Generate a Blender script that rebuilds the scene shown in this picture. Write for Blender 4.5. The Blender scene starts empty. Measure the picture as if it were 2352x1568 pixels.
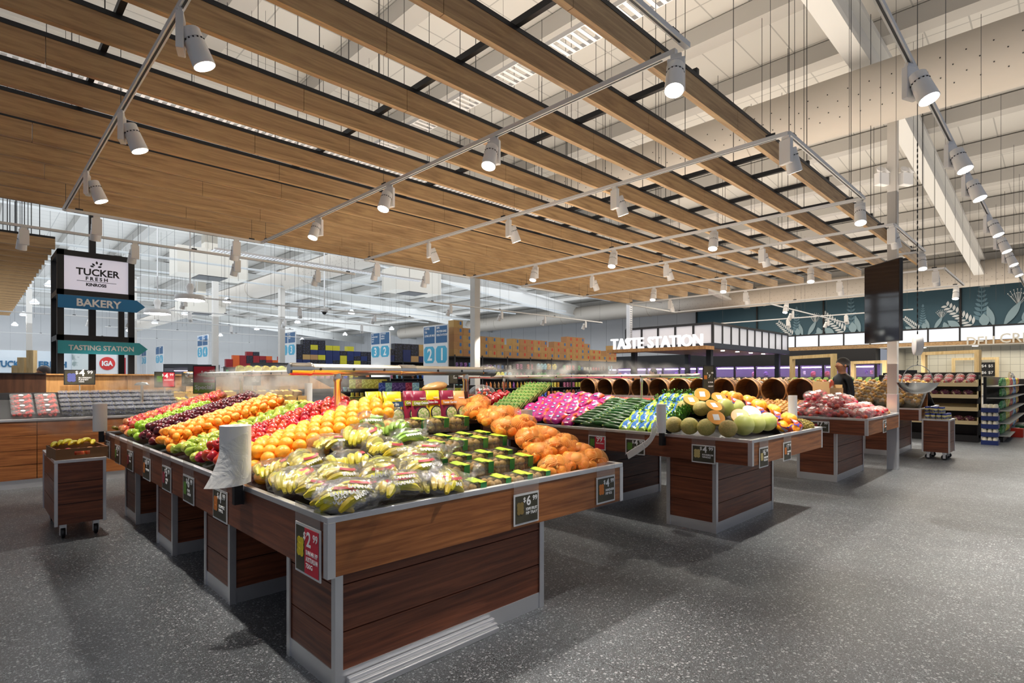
import bpy, math, random
from mathutils import Vector, Matrix
random.seed(7)
PI = math.pi
SC = bpy.context.scene
C = SC.collection
# ---------------------------------------------------------------- camera
EYE = 1.5
FW = Vector((.7025, .7117, 0)); RT = Vector((.7117, -.7025, 0))
cam = bpy.data.cameras.new('camera'); camo = bpy.data.objects.new('camera', cam); C.objects.link(camo)
camo.location = (0, 0, EYE)
camo.rotation_euler = (PI/2, 0, -math.atan2(.7025, .7117))
cam.sensor_width = 36; cam.lens = 1270/2352*36
cam.shift_y = 86/2352; cam.clip_end = 200
SC.camera = camo
# ---------------------------------------------------------------- world, large lights, exposure
w = bpy.data.worlds.new('world'); SC.world = w; w.use_nodes = True
w.node_tree.nodes['Background'].inputs[0].default_value = (.80, .86, 1, 1)
w.node_tree.nodes['Background'].inputs[1].default_value = .26
SC.view_settings.view_transform = 'Standard'; SC.view_settings.look = 'None'
SC.view_settings.gamma = 1; SC.view_settings.use_curve_mapping = False
SC.view_settings.exposure = 0.35
def area(loc, sx, sy, power, col=(1, 1, 1), up=False, rot=None):
    l = bpy.data.lights.new('area_light', 'AREA'); l.shape = 'RECTANGLE'; l.size = sx; l.size_y = sy
    l.energy = power; l.color = col
    o = bpy.data.objects.new('area_light', l); C.objects.link(o); o.location = loc
    o.rotation_euler = rot if rot else ((PI, 0, 0) if up else (0, 0, 0))
    return o
# roof luminaires of both halls, cool and warm, plus added unseen fill lights
area((8, 34, 6.2), 34, 40, 3900, (.88, .94, 1))
area((8, 34, 4.2), 34, 40, 3300, (.85, .93, 1), up=True)  # added upward fill that brightens the hall roof, not a fixture
area((21, 6, 5.0), 12, 13, 700, (1, .9, .76))
area((14, 5, 4.6), 26, 12, 700, (1, .88, .74), up=True)  # added warm uplight above the slats, brightens the roof lining
area((8.5, 5, 1.75), 11, 6, 230, (1, .88, .73), up=True)  # added low uplight imitating bounce from floor and produce onto the slats
area((29.4, 1.5, 2.72), 2.2, 7, 90, (1, .93, .8))  # added fill inside the deli to lift the dark tiled wall
area((3, 6, 4.6), 10, 12, 150, (1, .93, .85), up=True)  # added upward fill for the roof over the nearest stand
# ---------------------------------------------------------------- ray helper: photo pixel -> point
def ray(px, py):
    t = (px-1176)/1270; d = FW + RT*t
    return Vector((d.x, d.y, -(py-870)/1270))
def at_y(px, py, Y):
    d = ray(px, py); s = Y/d.y; return Vector((d.x*s, Y, EYE+d.z*s))
def at_x(px, py, X):
    d = ray(px, py); s = X/d.x; return Vector((X, d.y*s, EYE+d.z*s))
def at_z(px, py, Z):
    d = ray(px, py); s = (Z-EYE)/d.z; return Vector((d.x*s, d.y*s, Z))
def at_d(px, py, D):
    d = ray(px, py); return Vector((d.x*D, d.y*D, EYE+d.z*D))
# ---------------------------------------------------------------- materials
MATS = {}
def nd(nt, t, **kw):
    n = nt.nodes.new(t)
    for k, v in kw.items(): setattr(n, k, v)
    return n
def pmat(name, col, rough=.5, metal=0, bump=0, bscale=80, vary=0, spec=.5, nscale=(1, 1, 1), col2=None, cscale=6, trans=0, emit=None, estr=0, alpha=1, coat=0, detail=3, randomize=0, ramp=(.35, .65)):
    if name in MATS: return MATS[name]
    m = bpy.data.materials.new(name); MATS[name] = m; m.use_nodes = True
    nt = m.node_tree; b = nt.nodes['Principled BSDF']; L = nt.links
    b.inputs['Base Color'].default_value = (*col, 1); b.inputs['Roughness'].default_value = rough
    b.inputs['Metallic'].default_value = metal; b.inputs['Specular IOR Level'].default_value = spec
    b.inputs['Transmission Weight'].default_value = trans; b.inputs['Alpha'].default_value = alpha
    b.inputs['Coat Weight'].default_value = coat
    if emit: b.inputs['Emission Color'].default_value = (*emit, 1); b.inputs['Emission Strength'].default_value = estr
    m.diffuse_color = (*col, 1)
    if bump or col2 or vary or randomize:
        tc = nd(nt, 'ShaderNodeTexCoord'); mp = nd(nt, 'ShaderNodeMapping'); mp.inputs['Scale'].default_value = nscale
        L.new(tc.outputs['Object'], mp.inputs[0])
    out = None
    if col2:
        n = nd(nt, 'ShaderNodeTexNoise'); n.inputs['Scale'].default_value = cscale; n.inputs['Detail'].default_value = detail
        L.new(mp.outputs[0], n.inputs['Vector'])
        r = nd(nt, 'ShaderNodeValToRGB'); r.color_ramp.elements[0].position = ramp[0]; r.color_ramp.elements[1].position = ramp[1]
        r.color_ramp.elements[0].color = (*col, 1); r.color_ramp.elements[1].color = (*col2, 1)
        L.new(n.outputs[0], r.inputs[0]); out = r.outputs[0]
    if randomize:
        oi = nd(nt, 'ShaderNodeObjectInfo'); h = nd(nt, 'ShaderNodeHueSaturation')
        mr = nd(nt, 'ShaderNodeMapRange'); mr.inputs[3].default_value = .5-randomize*.12; mr.inputs[4].default_value = .5+randomize*.12
        mv = nd(nt, 'ShaderNodeMapRange'); mv.inputs[3].default_value = 1-randomize; mv.inputs[4].default_value = 1+randomize*.5
        L.new(oi.outputs['Random'], mr.inputs[0]); L.new(oi.outputs['Random'], mv.inputs[0])
        L.new(mr.outputs[0], h.inputs['Hue']); L.new(mv.outputs[0], h.inputs['Value'])
        if out: L.new(out, h.inputs['Color'])
        else: h.inputs['Color'].default_value = (*col, 1)
        out = h.outputs[0]
    if out: L.new(out, b.inputs['Base Color'])
    if bump:
        n = nd(nt, 'ShaderNodeTexNoise'); n.inputs['Scale'].default_value = bscale
        L.new(mp.outputs[0], n.inputs['Vector'])
        bp = nd(nt, 'ShaderNodeBump'); bp.inputs['Strength'].default_value = bump; bp.inputs['Distance'].default_value = .01
        L.new(n.outputs[0], bp.inputs['Height']); L.new(bp.outputs[0], b.inputs['Normal'])
    return m
def hexc(h):
    v = [int(h[i:i+2], 16)/255 for i in (0, 2, 4)]
    return tuple(x/12.92 if x <= .04045 else ((x+.055)/1.055)**2.4 for x in v)
def wood(name, dark, light, rough=.45, axis='xy', vs=22, boards=None):
    """grain that runs horizontally on faces in either horizontal direction"""
    if name in MATS: return MATS[name]
    m = bpy.data.materials.new(name); MATS[name] = m; m.use_nodes = True
    nt = m.node_tree; b = nt.nodes['Principled BSDF']; L = nt.links; b.inputs['Roughness'].default_value = rough
    tc = nd(nt, 'ShaderNodeTexCoord'); sp = nd(nt, 'ShaderNodeSeparateXYZ'); L.new(tc.outputs['Object'], sp.inputs[0])
    cb = nd(nt, 'ShaderNodeCombineXYZ')
    ad = nd(nt, 'ShaderNodeMath', operation='ADD'); L.new(sp.outputs[0], ad.inputs[0]); L.new(sp.outputs[1], ad.inputs[1])
    if axis == 'z':
        L.new(sp.outputs[2], cb.inputs[0]); m1 = nd(nt, 'ShaderNodeMath', operation='MULTIPLY'); m1.inputs[1].default_value = vs
        L.new(ad.outputs[0], m1.inputs[0]); L.new(m1.outputs[0], cb.inputs[2])
    elif axis == 'x':      # plank along x: grain across z and y
        L.new(sp.outputs[0], cb.inputs[0]); m1 = nd(nt, 'ShaderNodeMath', operation='MULTIPLY'); m1.inputs[1].default_value = vs
        L.new(sp.outputs[2], m1.inputs[0]); L.new(m1.outputs[0], cb.inputs[2])
        m2 = nd(nt, 'ShaderNodeMath', operation='MULTIPLY'); m2.inputs[1].default_value = 9
        L.new(sp.outputs[1], m2.inputs[0]); L.new(m2.outputs[0], cb.inputs[1])
    else:
        L.new(ad.outputs[0], cb.inputs[0]); m1 = nd(nt, 'ShaderNodeMath', operation='MULTIPLY'); m1.inputs[1].default_value = vs
        L.new(sp.outputs[2], m1.inputs[0]); L.new(m1.outputs[0], cb.inputs[2])
    n = nd(nt, 'ShaderNodeTexNoise'); n.inputs['Scale'].default_value = 1.6; n.inputs['Detail'].default_value = 6; n.inputs['Roughness'].default_value = .62
    n.inputs['Distortion'].default_value = .6
    L.new(cb.outputs[0], n.inputs['Vector'])
    r = nd(nt, 'ShaderNodeValToRGB'); r.color_ramp.elements[0].position = .3; r.color_ramp.elements[1].position = .7
    r.color_ramp.elements[0].color = (*dark, 1); r.color_ramp.elements[1].color = (*light, 1)
    L.new(n.outputs[0], r.inputs[0]); L.new(r.outputs[0], b.inputs['Base Color'])
    bp = nd(nt, 'ShaderNodeBump'); bp.inputs['Strength'].default_value = .12; bp.inputs['Distance'].default_value = .004
    L.new(n.outputs[0], bp.inputs['Height']); L.new(bp.outputs[0], b.inputs['Normal'])
    return m
def film(name, tint=(1, 1, 1), clear=.72, rough=.12, bump=.6, bscale=14, body=(.9, .9, .88)):
    """thin crinkled plastic"""
    if name in MATS: return MATS[name]
    m = bpy.data.materials.new(name); MATS[name] = m; m.use_nodes = True
    nt = m.node_tree; b = nt.nodes['Principled BSDF']; L = nt.links; o = nt.nodes['Material Output']
    b.inputs['Base Color'].default_value = (*body, 1); b.inputs['Roughness'].default_value = rough
    t = nd(nt, 'ShaderNodeBsdfTransparent'); t.inputs[0].default_value = (*tint, 1)
    g = nd(nt, 'ShaderNodeBsdfGlossy'); g.inputs['Roughness'].default_value = rough
    lw = nd(nt, 'ShaderNodeLayerWeight'); pw = nd(nt, 'ShaderNodeMath', operation='POWER'); pw.inputs[1].default_value = 3; L.new(lw.outputs['Facing'], pw.inputs[0])
    fr = nd(nt, 'ShaderNodeMath', operation='MULTIPLY_ADD'); fr.inputs[1].default_value = .5; fr.inputs[2].default_value = .05; L.new(pw.outputs[0], fr.inputs[0])
    m1 = nd(nt, 'ShaderNodeMixShader'); m1.inputs[0].default_value = clear
    L.new(b.outputs[0], m1.inputs[1]); L.new(t.outputs[0], m1.inputs[2])
    m2 = nd(nt, 'ShaderNodeMixShader'); L.new(fr.outputs[0], m2.inputs[0]); L.new(m1.outputs[0], m2.inputs[1]); L.new(g.outputs[0], m2.inputs[2])
    L.new(m2.outputs[0], o.inputs[0])
    if bump:
        tc = nd(nt, 'ShaderNodeTexCoord'); n = nd(nt, 'ShaderNodeTexNoise'); n.inputs['Scale'].default_value = bscale; n.inputs['Detail'].default_value = 4
        n.inputs['Distortion'].default_value = 1.5
        L.new(tc.outputs['Object'], n.inputs['Vector'])
        bp = nd(nt, 'ShaderNodeBump'); bp.inputs['Strength'].default_value = bump; bp.inputs['Distance'].default_value = .02
        L.new(n.outputs[0], bp.inputs['Height'])
        for s in (b, g, lw): L.new(bp.outputs[0], s.inputs['Normal'])
    return m
def terrazzo():
    m = bpy.data.materials.new('terrazzo'); m.use_nodes = True
    nt = m.node_tree; b = nt.nodes['Principled BSDF']; L = nt.links
    tc = nd(nt, 'ShaderNodeTexCoord')
    def chips(scale, col, thr, prev, rnd=.5):
        v = nd(nt, 'ShaderNodeTexVoronoi'); v.inputs['Scale'].default_value = scale; L.new(tc.outputs['Object'], v.inputs['Vector'])
        s = nd(nt, 'ShaderNodeSeparateColor'); L.new(v.outputs['Color'], s.inputs[0])
        lt = nd(nt, 'ShaderNodeMath', operation='LESS_THAN'); lt.inputs[1].default_value = rnd; L.new(s.outputs[0], lt.inputs[0])
        ra = nd(nt, 'ShaderNodeMath', operation='MULTIPLY'); ra.inputs[1].default_value = thr; L.new(s.outputs[1], ra.inputs[0])
        l2 = nd(nt, 'ShaderNodeMath', operation='LESS_THAN'); L.new(v.outputs['Distance'], l2.inputs[0]); L.new(ra.outputs[0], l2.inputs[1])
        mu = nd(nt, 'ShaderNodeMath', operation='MULTIPLY'); L.new(lt.outputs[0], mu.inputs[0]); L.new(l2.outputs[0], mu.inputs[1])
        mx = nd(nt, 'ShaderNodeMix', data_type='RGBA'); L.new(mu.outputs[0], mx.inputs['Factor'])
        if isinstance(prev, tuple): mx.inputs['A'].default_value = (*prev, 1)
        else: L.new(prev, mx.inputs['A'])
        mx.inputs['B'].default_value = (*col, 1)
        return mx.outputs['Result']
    n = nd(nt, 'ShaderNodeTexNoise'); n.inputs['Scale'].default_value = 1.2; L.new(tc.outputs['Object'], n.inputs['Vector'])
    r = nd(nt, 'ShaderNodeValToRGB'); r.color_ramp.elements[0].color = (.075, .08, .09, 1); r.color_ramp.elements[1].color = (.10, .105, .115, 1)
    L.new(n.outputs[0], r.inputs[0])
    c = chips(58, (.36, .37, .39), .5, r.outputs[0], .45)
    c = chips(105, (.26, .27, .29), .5, c, .5)
    c = chips(80, (.015, .021, .024), .45, c, .4)
    c = chips(170, (.28, .35, .36), .5, c, .45)
    # fine joints between the large pours
    br = nd(nt, 'ShaderNodeTexBrick'); br.offset = 0; br.inputs['Scale'].default_value = 1
    br.inputs['Brick Width'].default_value = 2.4; br.inputs['Row Height'].default_value = 2.4; br.inputs['Mortar Size'].default_value = .003
    L.new(tc.outputs['Object'], br.inputs['Vector'])
    mx = nd(nt, 'ShaderNodeMix', data_type='RGBA'); L.new(br.outputs['Fac'], mx.inputs['Factor']); L.new(c, mx.inputs['A']); mx.inputs['B'].default_value = (.05, .05, .055, 1)
    L.new(mx.outputs['Result'], b.inputs['Base Color'])
    n2 = nd(nt, 'ShaderNodeTexNoise'); n2.inputs['Scale'].default_value = 3; L.new(tc.outputs['Object'], n2.inputs['Vector'])
    mr = nd(nt, 'ShaderNodeMapRange'); mr.inputs[3].default_value = .3; mr.inputs[4].default_value = .5; L.new(n2.outputs[0], mr.inputs[0]); L.new(mr.outputs[0], b.inputs['Roughness'])
    return m
def gridmat(name, base, line, sx, sy, axes='yz', size=.01, rough=.4):
    m = bpy.data.materials.new(name); MATS[name] = m; m.use_nodes = True
    nt = m.node_tree; b = nt.nodes['Principled BSDF']; L = nt.links; b.inputs['Roughness'].default_value = rough
    tc = nd(nt, 'ShaderNodeTexCoord'); sp = nd(nt, 'ShaderNodeSeparateXYZ'); cb = nd(nt, 'ShaderNodeCombineXYZ')
    L.new(tc.outputs['Object'], sp.inputs[0])
    L.new(sp.outputs['xyz'.index(axes[0])], cb.inputs[0]); L.new(sp.outputs['xyz'.index(axes[1])], cb.inputs[1])
    br = nd(nt, 'ShaderNodeTexBrick'); br.offset = 0; br.inputs['Scale'].default_value = 1
    br.inputs['Brick Width'].default_value = sx; br.inputs['Row Height'].default_value = sy; br.inputs['Mortar Size'].default_value = size
    br.inputs['Color1'].default_value = (*base, 1); br.inputs['Color2'].default_value = (*[min(1, c*1.04) for c in base], 1); br.inputs['Mortar'].default_value = (*line, 1)
    L.new(cb.outputs[0], br.inputs['Vector']); L.new(br.outputs['Color'], b.inputs['Base Color'])
    return m
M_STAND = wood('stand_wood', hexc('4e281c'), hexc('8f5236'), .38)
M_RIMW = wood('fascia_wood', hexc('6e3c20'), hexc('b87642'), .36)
M_OAK = wood('oak_slat', hexc('94734f'), hexc('cfab7c'), .55, 'x', 14)
M_OAKV = wood('oak_panel', hexc('9a6a3a'), hexc('cf9c62'), .5, 'z', 9)
M_DKV = wood('walnut_panel', hexc('3a2418'), hexc('5c3c2a'), .4, 'z', 9)
M_PINE = wood('pine', hexc('c9a76c'), hexc('ecd3a0'), .5, 'z', 8)
M_STEEL = pmat('brushed_steel', (.78, .78, .80), .34, .8, bump=.05, bscale=200)
M_CHROME = pmat('polished_steel', (.78, .76, .72), .12, 1)
M_BLACK = pmat('black_metal', (.012, .012, .014), .45)
M_DARK = pmat('charcoal', (.03, .032, .036), .5)
M_WHITE = pmat('white_paint', (.78, .78, .78), .45)
M_WHITE2 = pmat('white_satin', (.82, .81, .8), .35)
M_CREAM = pmat('cream_paint', (.66, .62, .55), .6)
M_ROOFW = gridmat('roof_lining', (.64, .62, .58), (.42, .41, .39), 1.2, .6, 'xy', .012)
M_PURLIN = pmat('purlin_paint', (.50, .48, .45), .6)
M_RAFTER = pmat('rafter_paint', (.72, .72, .70), .5)
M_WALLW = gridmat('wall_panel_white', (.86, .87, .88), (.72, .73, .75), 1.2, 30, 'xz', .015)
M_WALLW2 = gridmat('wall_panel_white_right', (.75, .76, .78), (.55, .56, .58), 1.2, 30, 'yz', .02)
M_TEAL = pmat('teal_mural', hexc('3d6070'), .6)
M_TILE = gridmat('square_tile', (.74, .70, .58), (.45, .42, .35), .3, .3, 'yz', .008)
M_LENS = pmat('lamp_lens', (1, 1, 1), .3, emit=(1, .97, .9), estr=14)
M_BACKLIT = pmat('backlit_panel', (.9, .93, 1), .4, emit=(.82, .9, 1), estr=.5)
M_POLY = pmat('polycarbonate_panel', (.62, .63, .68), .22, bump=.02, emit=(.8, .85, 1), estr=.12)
M_CARD = pmat('cardboard', hexc('b98f5c'), .7, randomize=.12)
M_KRAFT = pmat('kraft', hexc('c8a874'), .7)
M_GLASS = film('clear_plastic', clear=.94, rough=.08, bump=.1, bscale=30)
M_FILM = film('bag_film', clear=.945, rough=.16, bump=.9, bscale=11)
M_PAPER = pmat('roll_plastic', (.84, .83, .82), .45, bump=.1, bscale=30)
M_BLK_TXT = pmat('black_print', (.01, .01, .012), .5)
M_WHT_TXT = pmat('white_print', (.93, .93, .93), .5)
M_WHT_LIT = pmat('lit_letter_face', (1, 1, 1), .4, emit=(1, 1, 1), estr=.8)
# ---------------------------------------------------------------- mesh builder
class MB:
    def __init__(s): s.v = []; s.f = []; s.m = []
    def add(s, vs, fs, mi=0):
        o = len(s.v); s.v += [tuple(p) for p in vs]; s.f += [tuple(i+o for i in f) for f in fs]; s.m += [mi]*len(fs); return s
    def box(s, x0, x1, y0, y1, z0, z1, mi=0):
        v = [(x, y, z) for z in (z0, z1) for y in (y0, y1) for x in (x0, x1)]
        return s.add(v, [(0, 2, 3, 1), (4, 5, 7, 6), (0, 1, 5, 4), (2, 6, 7, 3), (0, 4, 6, 2), (1, 3, 7, 5)], mi)
    def cbox(s, c, d, mi=0, M=None):
        b = MB().box(-d[0]/2, d[0]/2, -d[1]/2, d[1]/2, -d[2]/2, d[2]/2)
        vs = [(M @ Vector(p) if M else Vector(p))+Vector(c) for p in b.v]
        return s.add(vs, b.f, mi)
    def lathe(s, prof, n=16, mi=0, M=None, cap=True):
        vs = []; fs = []
        for r, z in prof:
            for k in range(n):
                a = 2*PI*k/n; vs.append(Vector((r*math.cos(a), r*math.sin(a), z)))
        for i in range(len(prof)-1):
            for k in range(n):
                k2 = (k+1) % n; fs.append((i*n+k, i*n+k2, (i+1)*n+k2, (i+1)*n+k))
        if cap:
            if prof[0][0] > 1e-5: fs.append(tuple(range(n-1, -1, -1)))
            if prof[-1][0] > 1e-5: fs.append(tuple((len(prof)-1)*n+k for k in range(n)))
        if M: vs = [M @ p for p in vs]
        return s.add(vs, fs, mi)
    def tube(s, p0, p1, r, n=8, mi=0, r2=None):
        p0 = Vector(p0); p1 = Vector(p1); d = p1-p0
        M = Matrix.Translation(p0) @ d.to_track_quat('Z', 'Y').to_matrix().to_4x4()
        return s.lathe([(r, 0), (r if r2 is None else r2, d.length)], n, mi, M)
    def path(s, pts, rad, n=8, mi=0, flat=1):
        """tube through points; rad number or list"""
        pts = [Vector(p) for p in pts]; N = len(pts)
        if not isinstance(rad, (list, tuple)): rad = [rad]*N
        vs = []; up = Vector((0, 0, 1))
        for i, p in enumerate(pts):
            t = (pts[min(i+1, N-1)]-pts[max(i-1, 0)]).normalized()
            u = up-t*up.dot(t)
            if u.length < .05: u = Vector((1, 0, 0))-t*t.x
            u.normalize(); w_ = t.cross(u)
            for k in range(n):
                a = 2*PI*k/n; vs.append(p+(w_*math.cos(a)+u*math.sin(a)*flat)*rad[i])
        fs = [(i*n+k, i*n+(k+1) % n, (i+1)*n+(k+1) % n, (i+1)*n+k) for i in range(N-1) for k in range(n)]
        fs += [tuple(range(n-1, -1, -1)), tuple((N-1)*n+k for k in range(n))]
        return s.add(vs, fs, mi)
    def blob(s, c, r, n=12, m=8, mi=0, fn=None, M=None):
        """ellipsoid with optional radial function fn(theta,phi)"""
        vs = []; c = Vector(c)
        for i in range(m+1):
            th = PI*i/m
            for k in range(n):
                ph = 2*PI*k/n; q = fn(th, ph) if fn else 1
                p = Vector((r[0]*q*math.sin(th)*math.cos(ph), r[1]*q*math.sin(th)*math.sin(ph), -r[2]*q*math.cos(th)))
                vs.append((M @ p if M else p)+c)
        fs = [(i*n+k, i*n+(k+1) % n, (i+1)*n+(k+1) % n, (i+1)*n+k) for i in range(m) for k in range(n)]
        return s.add(vs, fs, mi)
    def prism(s, pts, h, mi=0, M=None):
        """polygon in local xy extruded to z=h"""
        n = len(pts); vs = [Vector((x, y, 0)) for x, y in pts]+[Vector((x, y, h)) for x, y in pts]
        if M: vs = [M @ p for p in vs]
        fs = [tuple(range(n-1, -1, -1)), tuple(range(n, 2*n))]+[(i, (i+1) % n, n+(i+1) % n, n+i) for i in range(n)]
        return s.add(vs, fs, mi)
    def mesh(s, name, mats, smooth=False):
        me = bpy.data.meshes.new(name); me.from_pydata(s.v, [], s.f)
        for m in (mats if isinstance(mats, (list, tuple)) else [mats]): me.materials.append(m)
        me.polygons.foreach_set('material_index', s.m)
        me.validate()
        if smooth:
            me.polygons.foreach_set('use_smooth', [True]*len(me.polygons))
            if smooth != 'all': me.set_sharp_from_angle(angle=math.radians(40))
        me.update(); return me
    def build(s, name, mats, parent=None, smooth=False, loc=None, rot=None):
        o = bpy.data.objects.new(name, s.mesh(name, mats, smooth)); C.objects.link(o)
        if parent: o.parent = parent
        if loc is not None: o.location = loc
        if rot is not None: o.rotation_euler = rot
        return o
def bevel(o, wd=.005, seg=2):
    b = o.modifiers.new('bevel', 'BEVEL'); b.width = wd; b.segments = seg; b.limit_method = 'ANGLE'; return o
def tag(o, label, cat, group=None, kind=None):
    o['label'] = label; o['category'] = cat
    if group: o['group'] = group
    if kind: o['kind'] = kind
    return o
def struct(o): o['kind'] = 'structure'; return o
def empty(name, loc, rz=0, label=None, cat=None, group=None):
    o = bpy.data.objects.new(name, None); C.objects.link(o); o.location = loc; o.rotation_euler = (0, 0, rz); o.empty_display_size = .05
    if label: tag(o, label, cat, group)
    return o
KIDS = {}
def kids(o):
    return [c for c in o.children]
def dup(o, loc=None, rot=None, label=None, group=None, scale=None):
    c = o.copy(); C.objects.link(c)
    if loc is not None: c.location = loc
    if rot is not None: c.rotation_euler = rot
    if scale is not None: c.scale = scale if hasattr(scale, '__len__') else (scale,)*3
    if label: c['label'] = label
    if group: c['group'] = group
    for ch in kids(o):
        d = ch.copy(); C.objects.link(d); d.parent = c
        for g in kids(ch):
            e = g.copy(); C.objects.link(e); e.parent = d
    return c
ORD = 'first second third fourth fifth sixth seventh eighth ninth tenth eleventh twelfth thirteenth fourteenth fifteenth sixteenth seventeenth eighteenth nineteenth twentieth twenty-first twenty-second twenty-third twenty-fourth twenty-fifth twenty-sixth twenty-seventh twenty-eighth twenty-ninth thirtieth'.split()
def text(body, size, mat, parent=None, M=None, name='lettering', depth=.002, bold=0, align='LEFT', shear=0, sx=1, fit=None):
    """text in local xz plane, facing -y, baseline start at origin; M places it"""
    cu = bpy.data.curves.new('t', 'FONT'); cu.body = body; cu.size = size; cu.extrude = depth; cu.offset = bold
    cu.align_x = align; cu.shear = shear; cu.resolution_u = 3; cu.space_line = .9
    to = bpy.data.objects.new('t', cu); C.objects.link(to)
    me = bpy.data.meshes.new_from_object(to.evaluated_get(bpy.context.evaluated_depsgraph_get()))
    bpy.data.objects.remove(to); me.name = name
    if fit and len(me.vertices): sx = min(1.05, fit/max(v.co.x for v in me.vertices)) if size < .2 else fit/max(v.co.x for v in me.vertices)
    T = Matrix.Rotation(PI/2, 4, 'X') @ Matrix.Diagonal((sx, 1, 1, 1))
    me.transform((M @ T) if M else T); me.materials.clear(); me.materials.append(mat)
    for p in me.polygons: p.material_index = 0
    o = bpy.data.objects.new(name, me); C.objects.link(o)
    if parent: o.parent = parent
    return o
TR = Matrix.Translation
def RZ(a): return Matrix.Rotation(a, 4, 'Z')
def RX(a): return Matrix.Rotation(a, 4, 'X')
def RY(a): return Matrix.Rotation(a, 4, 'Y')
# facing: -y face = rotation 0 ; -x face = rotation -90deg (its text reads towards -y)
FACE_Y = 0; FACE_X = -PI/2
# ================================================================ SETTING
M_FLOOR = terrazzo()
struct(MB().box(-8, 34, -8, 58, -.1, 0).build('floor', M_FLOOR))
def RZH(x): return 7.5-max(0, x-12)*.088
_v = [(x, y, RZH(x)+d) for d in (0, .1) for y in (-2, 58) for x in (-8, 12, 34)]
struct(MB().add(_v, [(0, 1, 4, 3), (1, 2, 5, 4), (9, 10, 7, 6), (10, 11, 8, 7), (0, 6, 7, 1), (1, 7, 8, 2), (3, 4, 10, 9), (4, 5, 11, 10), (0, 3, 9, 6), (2, 8, 11, 5)]).build('ceiling', M_ROOFW))
struct(MB().box(-8, 34, 57, 57.2, 0, 7.5).build('wall_left', M_WALLW))
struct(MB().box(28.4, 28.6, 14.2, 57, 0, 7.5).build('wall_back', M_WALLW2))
struct(MB().box(28.0, 28.2, -8, 14.2, 3.5, 7.5).build('wall_right', M_TEAL))
struct(MB().box(30.8, 31, -8, 5.6, 0, 3.5).build('wall_deli', M_TILE))
struct(MB().box(28.2, 30.8, 5.4, 5.6, 0, 3.5).build('wall_deli_return', M_TILE))
k = 0
for i in range(19):      # purlins along y
    x = -5+i*2.0; k += 1
    struct(MB().box(x-.16, x+.16, -2, 57, RZH(x)-.32, RZH(x)-.02).build('trim_%d' % k, M_PURLIN))
for y in (2.35, 11.5, 21, 31, 41, 50):   # rafters along x
    k += 1
    b = MB()
    for (hw, a0, a1) in ((.14, .36, .46), (.02, .46, .95), (.14, .95, 1.05)):
        vv = [(x, y+s_*hw, RZH(x)-d) for d in (a1, a0) for s_ in (-1, 1) for x in (-8, 12, 30)]
        b.add(vv, [(0, 3, 4, 1), (1, 4, 5, 2), (6, 7, 10, 9), (7, 8, 11, 10), (0, 1, 7, 6), (1, 2, 8, 7), (3, 9, 10, 4), (4, 10, 11, 5), (0, 6, 9, 3), (2, 5, 11, 8)])
    struct(b.build('trim_%d' % k, M_RAFTER))
# columns
M_CREAMC = pmat('column_cream', (.60, .57, .53), .5); M_DUCT = pmat('duct_paint', (.50, .45, .39), .5)
def column(x, y, w_, label, clad=False):
    e = empty('column', (x, y, 0), 0, label, 'column')
    MB().box(-w_/2, w_/2, -w_/2, w_/2, 0 if not clad else 1.25, 6.3).build('post', M_CREAMC, e)
    MB().box(-w_*.9, w_*.9, -w_*.9, w_*.9, 6.28, 6.3).build('cap_plate', M_WHITE2, e)
    if clad: bevel(MB().box(-w_/2-.006, w_/2+.006, -w_/2-.006, w_/2+.006, 0, 1.25).build('cladding', M_STEEL, e), .004)['label'] = 'brushed steel cladding'
    return e
column(11.0, 2.1, .137, 'cream square steel column with steel-clad foot at the corner of the onion stand', True)
for x, y, lb in ((11.4, 13.2, 'white square column before the shelves of stacked brown cartons'), (7.8, 26.5, 'white column between the blue round duct and the aisle four sign'),
                 (9.9, 24.5, 'slim white column carrying twin emergency lamps'), (5.6, 31, 'far white column left of the round duct'), (2.2, 36, 'farthest white column at the left of the grocery hall')):
    column(x, y, .22, lb)
# ducts
def duct(x, z, r, y0, y1, label, lower=True):
    e = empty('air_duct', (x, y0, z), 0, label, 'duct')
    MB().lathe([(r, 0), (r, y1-y0)], 32, 0, RX(-PI/2), True).build('duct_tube', M_DUCT, e, True)
    for j in range(int((y1-y0)/6)): MB().lathe([(r, 6*j), (r+.015, 6*j), (r+.015, 6*j+.06), (r, 6*j+.06)], 32, 0, RX(-PI/2), False).build('joint_ring', M_DUCT, e, True)
    b = MB()
    for row, a in enumerate((-.1, .22, .5, .75)):
        for j in range(int(min(y1-y0, 24)/.28)):
            an = PI+a; yy = .2+j*.28+(row % 2)*.14
            p = Vector((r*math.cos(an)*1.002, yy, r*math.sin(an)*1.002)) if True else None
            Mx = TR((math.cos(PI+a)*r, yy, -math.sin(a)*r)) @ RY(-PI/2-a) 
            b.lathe([(.009, -.004), (.009, .004)], 6, 0, Mx)
    o = b.build('vent_holes', M_BLACK, e); o['label'] = 'rows of small air holes'; o['kind'] = 'stuff'
    return e
duct(10.0, 5.88, .45, -2, 56, 'large round cream perforated duct crossing above the timber slats')
duct(26.3, 5.35, .46, -8, 40, 'distant round duct in front of the teal leaf mural')
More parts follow.
